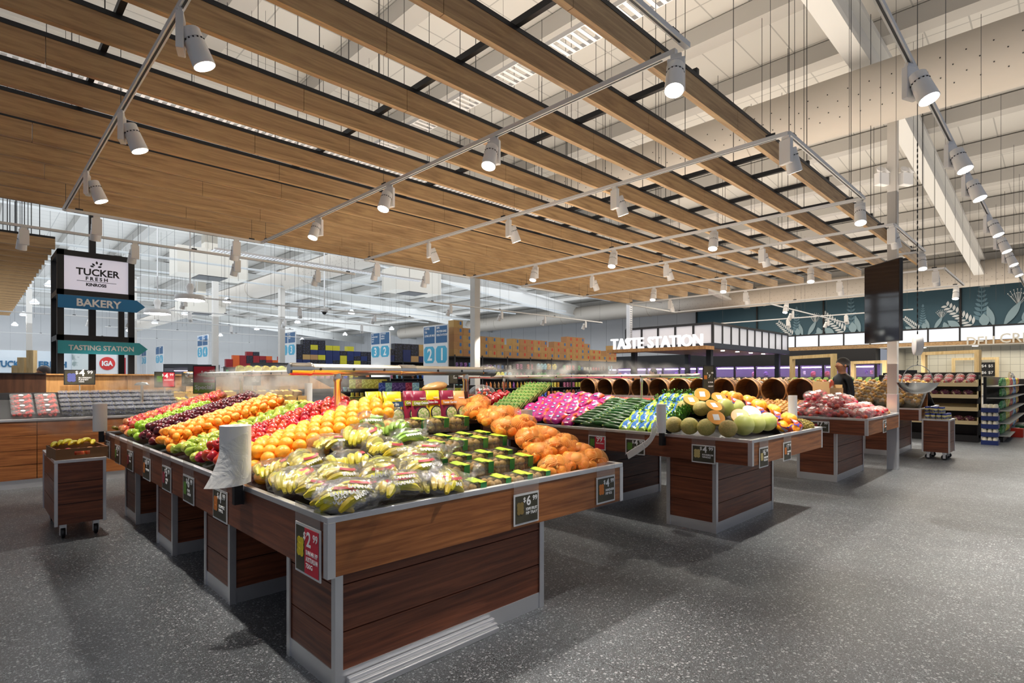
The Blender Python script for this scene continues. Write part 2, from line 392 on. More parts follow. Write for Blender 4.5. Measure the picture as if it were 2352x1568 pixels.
# ================================================================ SLATTED CEILING RAFTS
def slat(x0, x1, y, zb, label, group):
    e = empty('ceiling_slat', (x0, y, zb), 0, label, 'ceiling slat', group); L_ = x1-x0
    b = MB(); xs = [0]; x = random.uniform(.8, 2.4)
    while x < L_-.4: xs.append(x); x += 2.4
    xs.append(L_)
    for q in range(len(xs)-1): b.box(xs[q], xs[q+1]-(.004 if q < len(xs)-2 else 0), 0, .05, 0, .18)
    b.build('slat_board', M_OAK, e)
    MB().box(0, L_, -.004, .054, .18, .215).build('mounting_channel', M_BLACK, e)
    return e
SL = []
for kk in range(13):
    Y = 9.54-.612*kk
    e = slat(-6 if kk > 5 else -6, 14.6, Y-.025, 3.80, '', 'timber slats above the produce stands')
    e['label'] = 'long oak-look ceiling slat, %s counted back from the camera side' % ORD[12-kk]
    SL.append(Y)
for kk in range(24):
    Y = 12.4+.612*kk
    slat(-7, 1.1, Y, 3.75, 'oak-look slat of the separate raft at the left edge, %s from its near side' % ORD[kk], 'timber slats of the left raft')
BX = [-1.4, .75, 2.8, 4.3, 6.45, 7.05, 7.8, 8.9, 10, 11.5, 13, 14.2]
for i, x in enumerate(BX):
    o = MB().box(-.02, .02, 0, 7.4, 0, .05).build('cross_bar', M_BLACK, None, loc=(x, 2.17, 4.015))
    tag(o, 'black steel cross bar above the slats, %s from the left' % ORD[i], 'cross bar', 'cross bars carrying the slats')
rod = MB().tube((0, 0, 0), (0, 0, 3.1), .0045, 5).mesh('suspension_rod', M_BLACK)
for x in BX:
    for Y in SL[::1]:
        if random.random() < .5:
            o = bpy.data.objects.new('suspension_rod', rod); C.objects.link(o); o.location = (x+random.uniform(-.02, .02), Y, 4.06)
            tag(o, 'thin black rod hanging the timber slats from the roof', 'rod', 'slat suspension rods')
rod2 = MB().tube((0, 0, 0), (0, 0, 3.3), .007, 5).mesh('suspension_rod', M_DARK)
for i in range(16):
    for j in range(3):
        o = bpy.data.objects.new('suspension_rod', rod2); C.objects.link(o); o.location = (-.6+.1*i+random.uniform(-.02, .02), 12.4+j*2.4, 3.96)
        tag(o, 'dark rod hanging the left timber raft from the roof', 'rod', 'left raft suspension rods')
# cable trays
def tray(x0, x1, y, z, label, L=None, rz=0, mat=None):
    e = empty('cable_tray', (x0, y, z), rz, label, 'cable tray'); n = x1-x0
    MB().box(0, n, -.15, -.14, 0, .05).box(0, n, .14, .15, 0, .05).build('side_rail', M_STEEL, e)
    b = MB()
    for i in range(int(n/.09)): b.box(i*.09, i*.09+.04, -.14, .14, 0, .008)
    b.build('tray_rungs', M_STEEL, e)
    for i in range(int(n/2)+1): MB().tube((i*2, 0, 0), (i*2, 0, 7.2-z), .005, 5).build('hanger', M_DARK, e)
    return e
tray(-6, 9, 7.7, 4.85, 'long perforated cable tray running above the slats')
tray(0, 7.8, 0, 5.0, 'perforated metal cable tray seen through the front slats').matrix_world = TR((4.5, 1.2, 5.0)) @ RZ(PI/2)
tray(4.5, 11, 15.5, 4.8, 'cable tray hanging in the grocery hall beyond the slats')
# ================================================================ TRACK LIGHTING
TZ = 3.6
def rail(p0, p1, label):
    p0 = Vector((*p0, 0)); p1 = Vector((*p1, 0)); d = p1-p0; a = math.atan2(d.y, d.x); L_ = d.length
    e = empty('light_track', (p0.x, p0.y, TZ), a, label, 'light track')
    MB().box(0, L_, -.018, .018, 0, .035).build('track_body', M_WHITE, e)
    MB().box(.1, L_-.1, -.006, .006, -.002, 0).build('track_slot', M_DARK, e)
    n = max(1, int(L_/2.4)); wl_ = RZH(max(p0.x, p1.x))-TZ-.35
    for i in range(n+1):
        x = .15+(L_-.3)*i/n
        MB().tube((x, 0, .035), (x, 0, wl_), .0025, 4).build('suspension_wire', M_DARK, e)
        MB().box(x-.04, x+.04, -.004, .004, .035, .06).build('wire_clip', M_DARK, e)
    return e
def spot_proto():
    e = empty('track_spotlight', (0, 0, 0), 0, 'x', 'spotlight', 'white track spotlights')
    MB().box(-.035, .035, -.012, .012, -.03, 0).build('track_adapter', M_WHITE2, e)
    bevel(MB().box(-.055, .055, -.02, .02, -.24, -.03).build('driver_box', M_WHITE2, e), .004)
    # head beside the box, tilted
    h = MB().lathe([(.0, .09), (.052, .085), (.056, .08), (.056, .028), (.052, .026), (.052, .018), (.056, .016), (.062, -.12), (.058, -.122), (.055, -.10)], 24, 0, None, False).build('lamp_head', M_WHITE2, e, True)
    h.location = (.0, .075, -.18); h.rotation_euler = (.38, 0, 0)
    b = MB()
    for i in range(14):
        a = 2*PI*i/14; b.cbox((.054*math.cos(a), .054*math.sin(a), .022), (.008, .008, .006))
    b.build('vent_slots', M_BLACK, h)
    MB().lathe([(0, -.105), (.055, -.105)], 24).build('lens', M_LENS, h)
    MB().tube((0, .0, -.13), (0, .055, -.15), .012, 8).build('swivel_arm', M_WHITE2, e)
    l = bpy.data.lights.new('lamp', 'SPOT'); l.energy = 250; l.color = (1, .93, .82); l.spot_size = math.radians(64); l.spot_blend = .7; l.shadow_soft_size = .05
    lo = bpy.data.objects.new('bulb', l); C.objects.link(lo); lo.parent = h; lo.location = (0, 0, -.13)
    return e
SP = spot_proto()
SPOTS = []
def spots(pts, desc, rots, tilt=None, first=False):
    for i, (x, y) in enumerate(pts):
        r = rots[i % len(rots)]
        SPOTS.append((x, y, r, 'spotlight on the %s, %s from its near end' % (desc, ORD[i])))
a_ = 2.1
TX = [.87, 3.27, 5.05, 7.5, 9.05, 11.3, 13.3, 16.0]
names = ['leftmost light track', 'second track from the left, over the banana display', 'third track from the left', 'fourth track from the left', 'fifth track from the left', 'sixth track from the left', 'seventh track from the left', 'eighth track from the left']
for i, x in enumerate(TX):
    rail((x, 1.72 if i not in (1,) else 1.8), (x, 8.85), 'white light rail, '+names[i])
for i in range(1, 8, 2):
    pass
for i, nm in ((0, 'first'), (2, 'second'), (4, 'third'), (6, 'fourth')):
    rail((TX[i], 8.85), (TX[i+1], 8.85), 'white cross rail at the far end of the %s track rectangle' % nm)
    rail((TX[i]+.0, 1.72), (TX[i+1], 1.72), 'white cross rail at the near end of the %s track rectangle' % nm)
rail((-3, 10.2), (5.6, 10.2), 'white light rail over the berry display')
rail((3.2, .76), (27, .76), 'long white light rail running down the right aisle')
rail((9, 12.4), (17, 12.4), 'white light rail before the carton shelves')
rail((20.5, 3.4), (20.5, 9.5), 'white light rail before the leaf mural')
rail((16.0, 6), (24, 6), 'short white light rail before the taste station canopy')
for i, (x0, x1, y) in enumerate(((2, 11, 16), (3, 12, 19.5), (0, 10, 23.5), (4, 14, 27.5), (0, 12, 34))): rail((x0, y), (x1, y), 'white light rail across the grocery hall, %s from the front' % ORD[i])
def ys(x, pxs): return [(x, at_x(p, 0, x).y) for p in pxs]
spots(ys(TX[0], (415, 280, 200)), 'leftmost light track', [-PI/2-.35])
spots([(3.27, 1.80)]+ys(TX[1], (1135, 895, 733)), 'second light track', [PI/2+.4])
spots([(5.05, 1.74)]+ys(TX[2], (1412, 1168, 985)), 'third light track', [-PI/2-.3])
spots([(7.5, 1.76)]+ys(TX[3], (1640, 1410, 1230)), 'fourth light track', [PI/2+.3])
spots([(9.05, 1.74)]+ys(TX[4], (1750, 1530, 1360)), 'fifth light track', [-PI/2-.3])
spots([(11.3, 1.76)]+ys(TX[5], (1862, 1663, 1502)), 'sixth light track', [PI/2+.3])
spots([(13.3, 1.85), (13.3, 3.5), (13.3, 5.5), (13.3, 7.5)], 'seventh light track', [-PI/2])
spots([(16, 1.85), (16, 3.5), (16, 5.5)], 'eighth light track', [PI/2])
spots([(1.2, 8.85), (2.9, 8.85)], 'far cross rail of the first rectangle', [0, 0])
spots([(5.3, 8.85), (6.4, 8.85)], 'far cross rail of the second rectangle', [0])
spots([at_y(p, 0, 10.2).xy for p in (55, 310, 545, 730)], 'rail over the berry display', [.2])
spots([at_y(p, 0, .76).xy for p in (2090, 2182, 2220, 2268, 2290, 2308, 2322)], 'long right-hand aisle rail', [PI-.4])
spots([(9.8, 12.4), (11.8, 12.4), (13.8, 12.4), (16, 12.4)], 'rail before the carton shelves', [.3])
spots([(20.5, 4), (20.5, 5.2), (20.5, 7)], 'rail before the leaf mural', [-PI/2])
spots([(4, 16), (7, 16), (9.5, 16), (5, 19.5), (8, 19.5), (11, 19.5), (3, 23.5), (7.5, 23.5)], 'rails across the grocery hall', [.4, -.5])
spots([(18, 6), (21.5, 6)], 'short rail before the taste station canopy', [0])
for i, (x, y, r, lb) in enumerate(SPOTS):
    if i == 0: SP.location = (x, y, TZ); SP.rotation_euler = (0, 0, r); SP['label'] = lb
    else: dup(SP, (x, y, TZ), (0, 0, r), lb)
# suspended pendants in the hall
for (x, y, z, lb) in ((3.65, 14.2, 3.3, 'nearer round white disc pendant lamp beyond the tower sign'), (3.6, 17, 3.22, 'farther round white disc pendant lamp beside the tower sign')):
    e = empty('pendant_lamp', (x, y, z), 0, lb, 'lamp')
    MB().lathe([(0, .12), (.3, .11), (.31, .02), (.3, 0)], 32, 0, None, False).build('lamp_shade', M_WHITE2, e, True)
    MB().lathe([(0, .004), (.3, .004)], 32).build('diffuser', M_LENS, e)
    MB().lathe([(.05, .12), (.09, .3), (.06, .38)], 16).build('canopy', M_WHITE2, e, True)
    MB().tube((0, 0, .3), (0, 0, 7.2-z), .015).build('stem', M_WHITE, e)
hb = [(x, y) for y in (24, 30, 36, 43) for x in (2, 7.5, 13, 19)]
for i, (x, y) in enumerate(hb):
    e = empty('high_bay_light', (x, y, 4.6), 0, 'small white high-bay lamp in the grocery hall, %s of its grid' % ORD[i], 'lamp', 'high-bay lamps of the grocery hall')
    MB().lathe([(.15, 0), (.17, .05), (.1, .12), (.05, .2)], 20).build('lamp_housing', M_WHITE, e, True)
    MB().lathe([(0, -.003), (.14, -.003)], 20).build('lens', M_LENS, e)
    MB().tube((0, 0, .2), (0, 0, 2.6), .004, 5).build('hanger', M_DARK, e)
# ================================================================ PRODUCE STANDS
def groove_panel(b, x0, x1, y0, y1, z0, z1, zs):
    """board faces separated by open grooves"""
    zz = [z0]+zs+[z1]
    for i in range(len(zz)-1):
        b.box(x0, x1, y0, y1, zz[i]+(.003 if i else 0), zz[i+1]-(.003 if i < len(zz)-2 else 0))
    return b
def plinth(parent, x0, x1, y0, y1, ztop):
    e = parent
    groove_panel(MB(), x0+.012, x1-.012, y0+.012, y1-.012, .1, ztop, [.283, .51]).build('plinth_boards', M_STAND, e)
    MB().box(x0+.03, x1-.03, y0+.03, y1-.03, .09, ztop-.01).build('plinth_core', M_BLACK, e)
    MB().box(x0+.008, x1-.008, y0+.008, y1-.008, 0, .1).build('kickboard', M_STEEL, e)
    for cx in (x0, x1):
        for cy in (y0, y1):
            b = MB(); sx = 1 if cx == x0 else -1; sy = 1 if cy == y0 else -1
            b.box(*sorted((cx, cx+sx*.04)), *sorted((cy, cy+sy*.008)), 0, ztop)
            b.box(*sorted((cx, cx+sx*.008)), *sorted((cy+sy*.008, cy+sy*.04)), 0, ztop)
            b.build('corner_trim', M_STEEL, e)
def stand(x0, x1, y0, y1, z0, z1, plinths, label, spine, zs):
    e = empty('produce_stand', (x0, y0, 0), 0, label, 'produce stand')
    W = x1-x0; D_ = y1-y0; t = .025
    # fascia boards with the steel edge trims
    for nm, (a, b_, c, d) in (('front', (0, W, 0, t)), ('rear', (0, W, D_-t, D_)), ('left', (0, t, t, D_-t)), ('right', (W-t, W, t, D_-t))):
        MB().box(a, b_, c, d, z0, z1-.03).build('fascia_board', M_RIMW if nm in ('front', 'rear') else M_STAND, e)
    b = MB()
    b.box(-.004, W+.004, -.004, .03, z1-.03, z1).box(-.004, W+.004, D_-.03, D_+.004, z1-.03, z1)
    b.box(-.004, .03, .03, D_-.03, z1-.03, z1).box(W-.03, W+.004, .03, D_-.03, z1-.03, z1)
    bevel(b.build('rim_trim', M_STEEL, e), .003)
    for cx in (0, W):
        sx = 1 if cx == 0 else -1
        b = MB().box(*sorted((cx-sx*.004, cx+sx*.035)), -.005, .003, z0-.002, z1-.03).box(*sorted((cx-sx*.005, cx+sx*.003)), .003, .035, z0-.002, z1-.03)
        b.build('corner_trim', M_STEEL, e)
    MB().box(t, W-t, t, D_-t, z0+.02, z0+.045).build('tray_floor', M_BLACK, e)
    # central spine board
    sx, sy0, zt = spine
    MB().box(sx-.012, sx+.012, sy0, D_-.05, z0+.045, zt).build('spine_board', M_RIMW, e)
    # sloped inner decks up to the spine
    za = z1-.07; zb_ = zt-.12
    for s_ in (-1, 1):
        xe = .04 if s_ < 0 else W-.04
        vs = [(xe, .04 if sy0 < .5 else sy0, za), (xe, D_-.05, za), (sx+s_*.014, D_-.05, zb_), (sx+s_*.014, .04 if sy0 < .5 else sy0, zb_)]
        MB().add(vs+[(x, y, z-.02) for x, y, z in vs], [(0, 1, 2, 3), (7, 6, 5, 4), (0, 4, 5, 1), (1, 5, 6, 2), (2, 6, 7, 3), (3, 7, 4, 0)]).build('sloped_deck', M_BLACK, e)
    if sy0 > .5:
        vs = [(.04, .04, za), (W-.04, .04, za), (W-.04, sy0, za+.02), (sx+.5, sy0, zb_), (sx-.5, sy0, zb_), (.04, sy0, za+.02)]
        MB().add(vs+[(x, y, z-.02) for x, y, z in vs], [(0, 1, 2, 3, 4, 5), (11, 10, 9, 8, 7, 6)]).build('end_deck', M_BLACK, e)
    for (a, b2, c, d) in plinths: plinth(e, a-x0, b2-x0, c-y0, d-y0, z0)
    return e
def per(x0, x1, ys): return [(x0, x1, y, y+h) for y, h in ys]
S1 = stand(1.167, 3.50, 2.37, 8.1, .592, .872, per(1.243, 2.715, [(2.45, .56), (3.92, .56), (5.35, .56), (6.77, .56)]),
           'nearest dark timber produce stand with bananas, apples and oranges', (1.18, 1.65, 1.22), 3)
S2 = stand(5.09, 7.10, 2.048, 8.1, .705, .943, per(5.167, 6.63, [(2.42, .535), (3.87, .54), (5.3, .54), (6.75, .54)]),
           'dark timber produce stand with melons, celery and carrot bags', (1.0, .95, 1.24), 3)
S3 = stand(8.92, 10.92, 2.0, 8.1, .709, .943, per(8.99, 10.48, [(2.40, .54), (3.87, .54), (5.3, .54), (6.75, .54)]),
           'dark timber produce stand with bagged red tomatoes and round baskets', (1.0, .75, 1.16), 3)
S4 = stand(12.8, 14.8, 2.0, 8.1, .709, .943, per(12.87, 14.45, [(2.42, .54), (3.87, .54), (5.3, .54)]),
           'dark timber produce stand behind the steel column, full of potato bags', (1.0, .05, 1.4), 3)
# aluminium drawer lip at the foot of the nearest plinth
o = bevel(MB().box(1.30, 2.25, 2.385, 2.452, .0, .03).box(1.30, 2.25, 2.40, 2.452, .03, .05).box(1.30, 2.25, 2.425, 2.452, .05, .07).build('floor_ramp_strip', M_STEEL), .004)
tag(o, 'stepped aluminium strip on the floor along the foot of the nearest stand', 'floor strip')
# black crate and power box under stand 1
e = empty('power_board', (3.05, 3.1, 0), .3, 'white power box with looping black cord on the floor under the mandarin end', 'power box')
bevel(MB().box(-.1, .1, -.06, .06, 0.0, .09).build('box_body', M_WHITE, e), .01)
MB().path([(-.1, 0, .03), (-.2, -.08, .012), (-.32, -.05, .01), (-.4, .1, .01), (-.3, .3, .01)], .006, 6).build('power_cord', M_BLACK, e, True)
# ---------------------------------------------------------------- trolleys
def trolley(x, y, w_, d_, h, label):
    e = empty('display_trolley', (x, y, 0), 0, label, 'trolley'); z0 = .14
    groove_panel(MB(), .01, w_-.01, .01, d_-.01, z0, h-.03, [z0+.19, z0+.39]).build('body_boards', M_STAND, e)
    MB().box(.02, w_-.02, .02, d_-.02, z0+.01, h-.04).build('core', M_BLACK, e)
    for cx in (0, w_):
        for cy in (0, d_):
            MB().box(*((cx, cx+.025) if cx == 0 else (cx-.025, cx)), *((cy, cy+.025) if cy == 0 else (cy-.025, cy)), z0-.01, h-.03).build('corner_trim', M_STEEL, e)
    bevel(MB().box(-.003, w_+.003, -.003, .02, h-.03, h).box(-.003, w_+.003, d_-.02, d_+.003, h-.03, h).box(-.003, .02, .02, d_-.02, h-.03, h).box(w_-.02, w_+.003, .02, d_-.02, h-.03, h).build('rim_trim', M_STEEL, e), .003)
    MB().box(.02, w_-.02, .02, d_-.02, h-.035, h-.012).build('top_tray', M_STEEL, e)
    for cx in (.07, w_-.07):
        for cy in (.09, d_-.09):
            c = MB().box(-.025, .025, -.03, .03, .10, z0).box(-.025, -.02, -.02, .02, .03, .10).box(.02, .025, -.02, .02, .03, .10).build('caster', M_STEEL, e, loc=(cx, cy, 0))
            MB().lathe([(.02, -.016), (.045, -.014), (.05, -.008), (.05, .008), (.045, .014), (.02, .016)], 20, 0, TR((0, 0, .05)) @ RY(PI/2)).build('wheel', M_BLACK, c, True)
    return e
trolley(.579, 6.6, .39, 1.1, .745, 'dark timber trolley on black casters with a cardboard fruit tray, at the left')
trolley(12.8, 1.57, .62, .42, .752, 'dark timber trolley on casters topped with jars, at the right')
# ---------------------------------------------------------------- price tickets
TICKETS = []
M_TFRAME = pmat('ticket_frame', (.72, .72, .72), .4)
M_TCARD = pmat('ticket_card', hexc('2b2a26'), .5, col2=hexc('4a4636'), cscale=3)
M_TRED = pmat('ticket_red', hexc('d02840'), .5)
def ticket(loc, face, w_, h, price, cents, lines, label, red=0, fruit=None, hang=True, frame=None, back=False):
    """loc = top centre of card; face angle; printed card in a clear hanger"""
    e = empty('price_ticket', loc, face, label, 'price ticket')
    fm = frame or M_TFRAME
    MB().box(-w_/2, w_/2, -.003, .003, -h, 0).build('ticket_frame', fm, e)
    c = MB().box(-w_/2+.012, w_/2-.012, -.005, -.003, -h+.012, -.012, 0)
    if red: c.box(-w_/2+.012+(w_-.024)*(1-red), w_/2-.012, -.0056, -.005, -h+.012, -.012, 1)
    card = c.build('printed_card', [M_TCARD, M_TRED], e)
    if hang: MB().box(-w_/2, w_/2, -.004, -.002, 0, .1).build('clear_hanger', M_GLASS, e)
    x = -w_/2+w_*.48; s = w_*.36
    T = TR((x, -.0058, -h*.40))
    text(price, s*1.0, M_WHT_TXT, card, T, 'price_digits', .0006, s*.022)
    wd = .52*s*len(price)
    text('$' if cents != 'c' else ' ', s*.5, M_WHT_TXT, card, TR((x-w_*.125, -.0058, -h*.28)), 'dollar_sign', .0006, .0007)
    text(cents if cents != 'c' else 'c', s*.52, M_WHT_TXT, card, TR((x+wd+s*.18, -.0058, -h*.27)), 'cents_digits', .0006, .0009)
    for i, ln in enumerate(lines):
        text(ln, min(w_*.155, h*.13), M_WHT_TXT, card, TR((x-w_*.02, -.0058, -h*(.57+.13*i))), 'product_lettering', .0006, .0006, fit=w_*.46)
    if fruit:
        b = MB()
        for q in range(6):
            b.lathe([(w_*.075, 0), (w_*.075, .0008)], 12, 0, TR((-w_*.32+w_*.12*(q % 2), -.0052-.0003*q, -h*.35-w_*.1*(q//2))) @ RX(PI/2))
        b.build('fruit_picture', fruit, card)
    return e
P_BAN = pmat('print_yellow', hexc('d9c526'), .5); P_KIW = pmat('print_kiwi', hexc('8a7440'), .5); P_ORA = pmat('print_orange', hexc('d27a30'), .5)
P_GRN = pmat('print_green', hexc('5c8a30'), .5); P_RED = pmat('print_redfruit', hexc('9a3040'), .5); P_MEL = pmat('print_melon', hexc('c9b878'), .5); P_BLU = pmat('print_berry', hexc('5a60a0'), .5)
FX = 1.160; HX = 5.082
def tk_x(px0, px1, X, ztop, *a, **k):
    """ticket hanging on a fascia that faces -x, spanning two photo columns"""
    ya = at_x(px0, 870, X).y; yb = at_x(px1, 870, X).y
    return ticket((X, (ya+yb)/2, ztop), FACE_X, max(.15, min(.27, abs(ya-yb))), *a, **k)
tk_x(677, 740, FX, .80, .24, '2', '99', ['BANANA P/P', 'AUSTRALIAN', '750G'], 'red and charcoal banana price ticket at the near corner of the nearest stand', red=.6, fruit=P_BAN)
for (a, b, pr, ln, fr, d) in ((489, 523, '4', ['ORANGE', 'NAVEL'], P_ORA, 'orange price ticket under the big plastic bag roll'), (420, 447, '6', ['PEAR', 'GREEN'], P_GRN, 'price ticket under the front red apples'),
                              (372, 394, '5', ['APPLE', 'RED'], P_RED, 'price ticket below the green pears'), (328, 346, '4', ['MANDARIN'], P_ORA, 'price ticket below the loose orange mandarins'),
                              (292, 306, '4', ['APPLE'], P_RED, 'price ticket below the dark red apples'), (264, 276, '3', ['APPLE'], P_GRN, 'price ticket below the green apples'), (243, 252, '3', ['APPLE'], P_RED, 'farthest price ticket on the side of the nearest stand')):
    tk_x(a, b, FX, .79, .2, pr, '99', ln, d, fruit=fr)
ticket((2.455, 2.362, .80), 0, .22, .19, '6', '99', ['KIWI FRUIT', 'P/P TRAY'], 'kiwi fruit price ticket on the front of the nearest stand', fruit=P_KIW)
ticket((3.28, 2.362, .80), 0, .22, .19, '4', '99', ['MANDARIN', 'P/P KG'], 'mandarin price ticket on the front of the nearest stand', fruit=P_ORA)
tk_x(1352, 1391, HX, .86, .16, '99', 'c', ['ZUCCHINI'], 'red 99c price ticket on the side of the melon stand', red=.62, fruit=P_GRN)
tk_x(1437, 1481, HX, .86, .165, '4', '99', ['CELERY', 'BUNCH'], 'celery price ticket on the side of the melon stand', fruit=P_GRN)
tk_x(1589, 1643, HX, .86, .175, '4', '99', ['ROCKMELON', 'WHOLE'], 'rockmelon price ticket on the side of the melon stand', fruit=P_MEL)
ticket((at_y(1754, 0, 2.04).x, 2.04, .86), 0, .21, .19, '6', '99', ['HONEYDEW', 'MELON'], 'honeydew price ticket on the front of the melon stand', fruit=P_MEL)
ticket((at_y(1808, 0, 2.04).x, 2.04, .86), 0, .21, .19, '7', '99', ['ORANGE', 'NET'], 'net orange price ticket on the front of the melon stand', fruit=P_ORA)
tk_x(1862, 1905, 8.91, .88, .16, '7', '99', ['TOMATO', 'BAG'], 'tomato bag price ticket on the left side of the tomato stand', fruit=P_RED)
ticket((at_y(2032, 0, 1.992).x, 1.992, .88), 0, .2, .19, '2', '99', ['ONION'], 'onion price ticket on the front of the tomato stand', fruit=P_ORA)
# stand-up tickets
def standing(loc, face, w_, h, price, cents, lines, label, red=0, fruit=None, z0=1.2, frame=M_BLACK):
    e = ticket(loc, face, w_, h, price, cents, lines, label, red, fruit, False, frame)
    MB().tube((0, .01, -h), (0, .01, z0-loc[2]), .008, 8).build('ticket_pole', M_STEEL, e)
    return e
standing((1.24, 10.7, 1.64), 0, .385, .23, '4', '99', ['BLUEBERRY', 'PUNNET', '125G'], 'olive blueberry price card on a clear stem at the berry display', fruit=P_BLU, z0=1.25)
e = standing((2.42, 8.7, 1.69), -.6, .30, .40, '2', '99', ['BANANA', 'PREMIUM'], 'tall red and green Special price card at the end of the mist pipe', red=1, z0=1.22)
c = e.children[1]
MB().box(-.138, .138, -.0066, -.0056, -.388, -.24).build('green_panel', pmat('ticket_green', hexc('93b43c'), .5), c)
text('Special', .085, M_WHT_TXT, c, TR((-.125, -.0075, -.335)), 'special_lettering', .0006, .002)
standing((2.35, 10.6, 1.62), 0, .3, .26, '4', '99', ['AVOCADO'], 'red and black avocado price card behind the Special card', red=.6, fruit=P_GRN, z0=1.25)
standing((6.16, 2.98, 1.66), -PI/4, .135, .36, '7', '95', ['2 FOR', 'CELERY'], 'narrow black upright price card at the end of the second mist pipe', fruit=P_ORA, z0=1.2)
standing((5.55, 6.95, 1.62), FACE_X, .22, .2, '3', '99', ['TOMATO'], 'dark $3.99 price card behind the salad topper packs', z0=1.1)
standing((2.75, 10.6, 1.60), 0, .3, .22, '4', '99', ['PINK', 'APPLE'], 'left brown price card above the small cardboard fruit cartons', z0=1.25)
standing((3.75, 10.6, 1.60), 0, .3, .22, '3', '99', ['APPLE', 'CARTON'], 'right brown price card above the small cardboard fruit cartons', z0=1.25)
# ---------------------------------------------------------------- bag rolls
def bagroll(loc, r, h, label, bracket=True, tail=None, pole=False):
    e = empty('bag_roll', loc, 0, label, 'plastic bag roll')
    b = MB().lathe([(r*.3, h), (r*.3, 0), (r, 0), (r, h), (r*.3, h)], 28, 0, None, False).build('plastic_roll', M_PAPER, e, True)
    MB().lathe([(r*.3, .01), (r*.3, h-.002), (r*.2, h-.002), (r*.2, .01)], 16, 0, None, False).build('cardboard_core', M_KRAFT, e)
    if tail:
        n = 14; m_ = 10; vs = []
        for i in range(n+1):
            u = i/n
            for j in range(m_+1):
                v = j/m_
                vs.append(tail(u, v))
        fs = [(i*(m_+1)+j, (i+1)*(m_+1)+j, (i+1)*(m_+1)+j+1, i*(m_+1)+j+1) for i in range(n) for j in range(m_)]
        MB().add(vs, fs).build('hanging_sheet', film('bag_sheet', clear=.2, rough=.3, bump=.5, bscale=9), e, 'all')
    if bracket:
        MB().box(-.012, .035, -.02, .02, -.13, 0).box(.03, .04, -.03, .03, -.13, -.05).build('wall_bracket', M_BLACK, e)
    return e
def tail1(u, v):
    # sheet peeling round the camera side, flaring to the left and down
    a = math.radians(-60-110*u); rr = .087+.012*math.sin(u*3)*v + .06*v*v*u
    return (rr*math.cos(a)-.015*v*u, rr*math.sin(a)+.05*v*u, .30-.30*v - .02*u+ (.06*(1-v)*-u))
bagroll((1.115, 3.42, .90), .084, .33, 'big white roll of produce bags clamped to the side of the nearest stand', tail=tail1)
bagroll((1.115, 8.0, .89), .07, .32, 'white roll of produce bags at the far end of the nearest stand, by the trolley')
def tail3(u, v):
    return (-.05-.06*v*v, .05*u+.30*v*v+.02*math.sin(9*v)*u, .10-.36*v-.03*math.sin(u*6))
bagroll((5.02, 2.93, .955), .048, .29, 'slim white bag roll with a long dangling sheet on the side of the melon stand', tail=tail3)
bagroll((3.50, 3.36, 1.0), .05, .23, 'white bag roll behind the mandarin nets')
bagroll((7.13, 2.38, 1.0), .05, .3, 'white bag roll behind the netted oranges and pineapples')
bagroll((4.7, 10.35, 1.0), .07, .42, 'white bag roll at the right end of the cardboard fruit cartons', bracket=False)
# ================================================================ FRUIT
AP = [(0, -.028), (.012, -.034), (.024, -.035), (.034, -.024), (.0405, -.003), (.041, .012), (.037, .026), (.026, .036), (.014, .037), (.005, .031), (0, .025)]
PR = [(0, -.040), (.015, -.042), (.03, -.034), (.037, -.016), (.036, 0), (.028, .018), (.019, .034), (.015, .048), (.008, .055), (0, .054)]
MD = [(0, -.026), (.010, -.029), (.026, -.027), (.038, -.014), (.041, .001), (.037, .015), (.026, .025), (.012, .028), (.006, .031), (0, .030)]
def fruitmat(name, a, b, scale=14, rough=.28, bump=0, bscale=300, ns=(1, 1, .3), ramp=(.4, .62), rnd=.12):
    return pmat(name, hexc(a), rough, 0, bump, bscale, nscale=ns, col2=hexc(b), cscale=scale, randomize=rnd, ramp=ramp)
F_RED = fruitmat('apple_red', 'b5101c', 'd8552a', ramp=(.45, .75)); F_PINK = fruitmat('apple_pink', 'c5303c', 'e0a060', ramp=(.4, .7))
F_DARK = fruitmat('apple_dark_red', '4a0a18', '7a1626'); F_GRN = fruitmat('apple_green', '86a81c', 'a5c43a')
F_PEAR = fruitmat('pear_green', '8ea62e', 'b5bc4a', bump=.05); F_ORG = fruitmat('orange_peel', 'f59a18', 'fdb234', bump=.25, bscale=260, rough=.35, rnd=.05)
F_MAND = fruitmat('mandarin_peel', 'f0861a', 'fba83c', bump=.3, bscale=160, rough=.35, rnd=.07)
F_BAN = fruitmat('banana_yellow', 'd2b818', 'b9bd30', scale=6, rough=.4, ns=(1, 1, 1)); F_BANG = fruitmat('banana_green', '7aa62a', '9cba3c', scale=6, rough=.4)
F_KIWI = pmat('kiwi_skin', hexc('8c6c34'), .7, col2=hexc('a98848'), cscale=40, bump=.2, bscale=300)
F_MELON = pmat('rockmelon_rind', hexc('c2ad68'), .6, col2=hexc('a8a058'), cscale=60, bump=.3, bscale=90, randomize=.1)
F_MELIN = pmat('rockmelon_flesh', hexc('f0a448'), .35); F_HONEY = pmat('honeydew_rind', hexc('b6be62'), .4, col2=hexc('c8cc7c'), cscale=8, randomize=.06)
F_HONIN = pmat('honeydew_flesh', hexc('b4c27a'), .3)
F_TOM = pmat('tomato_skin', hexc('c81e14'), .2, randomize=.15); F_ONI = pmat('onion_skin', hexc('c98c4a'), .4, col2=hexc('dfb070'), cscale=10, nscale=(1, 1, .3), randomize=.12)
F_PINE = pmat('pineapple_rind', hexc('8a7a2e'), .6, col2=hexc('5a4c1c'), cscale=40)
F_CUC = pmat('zucchini_skin', hexc('14380f'), .3, col2=hexc('24541a'), cscale=30, nscale=(1, .15, 1), randomize=.15)
F_LEAF = pmat('leaf_green', hexc('3f7a22'), .5, col2=hexc('6da23a'), cscale=20, randomize=.15)
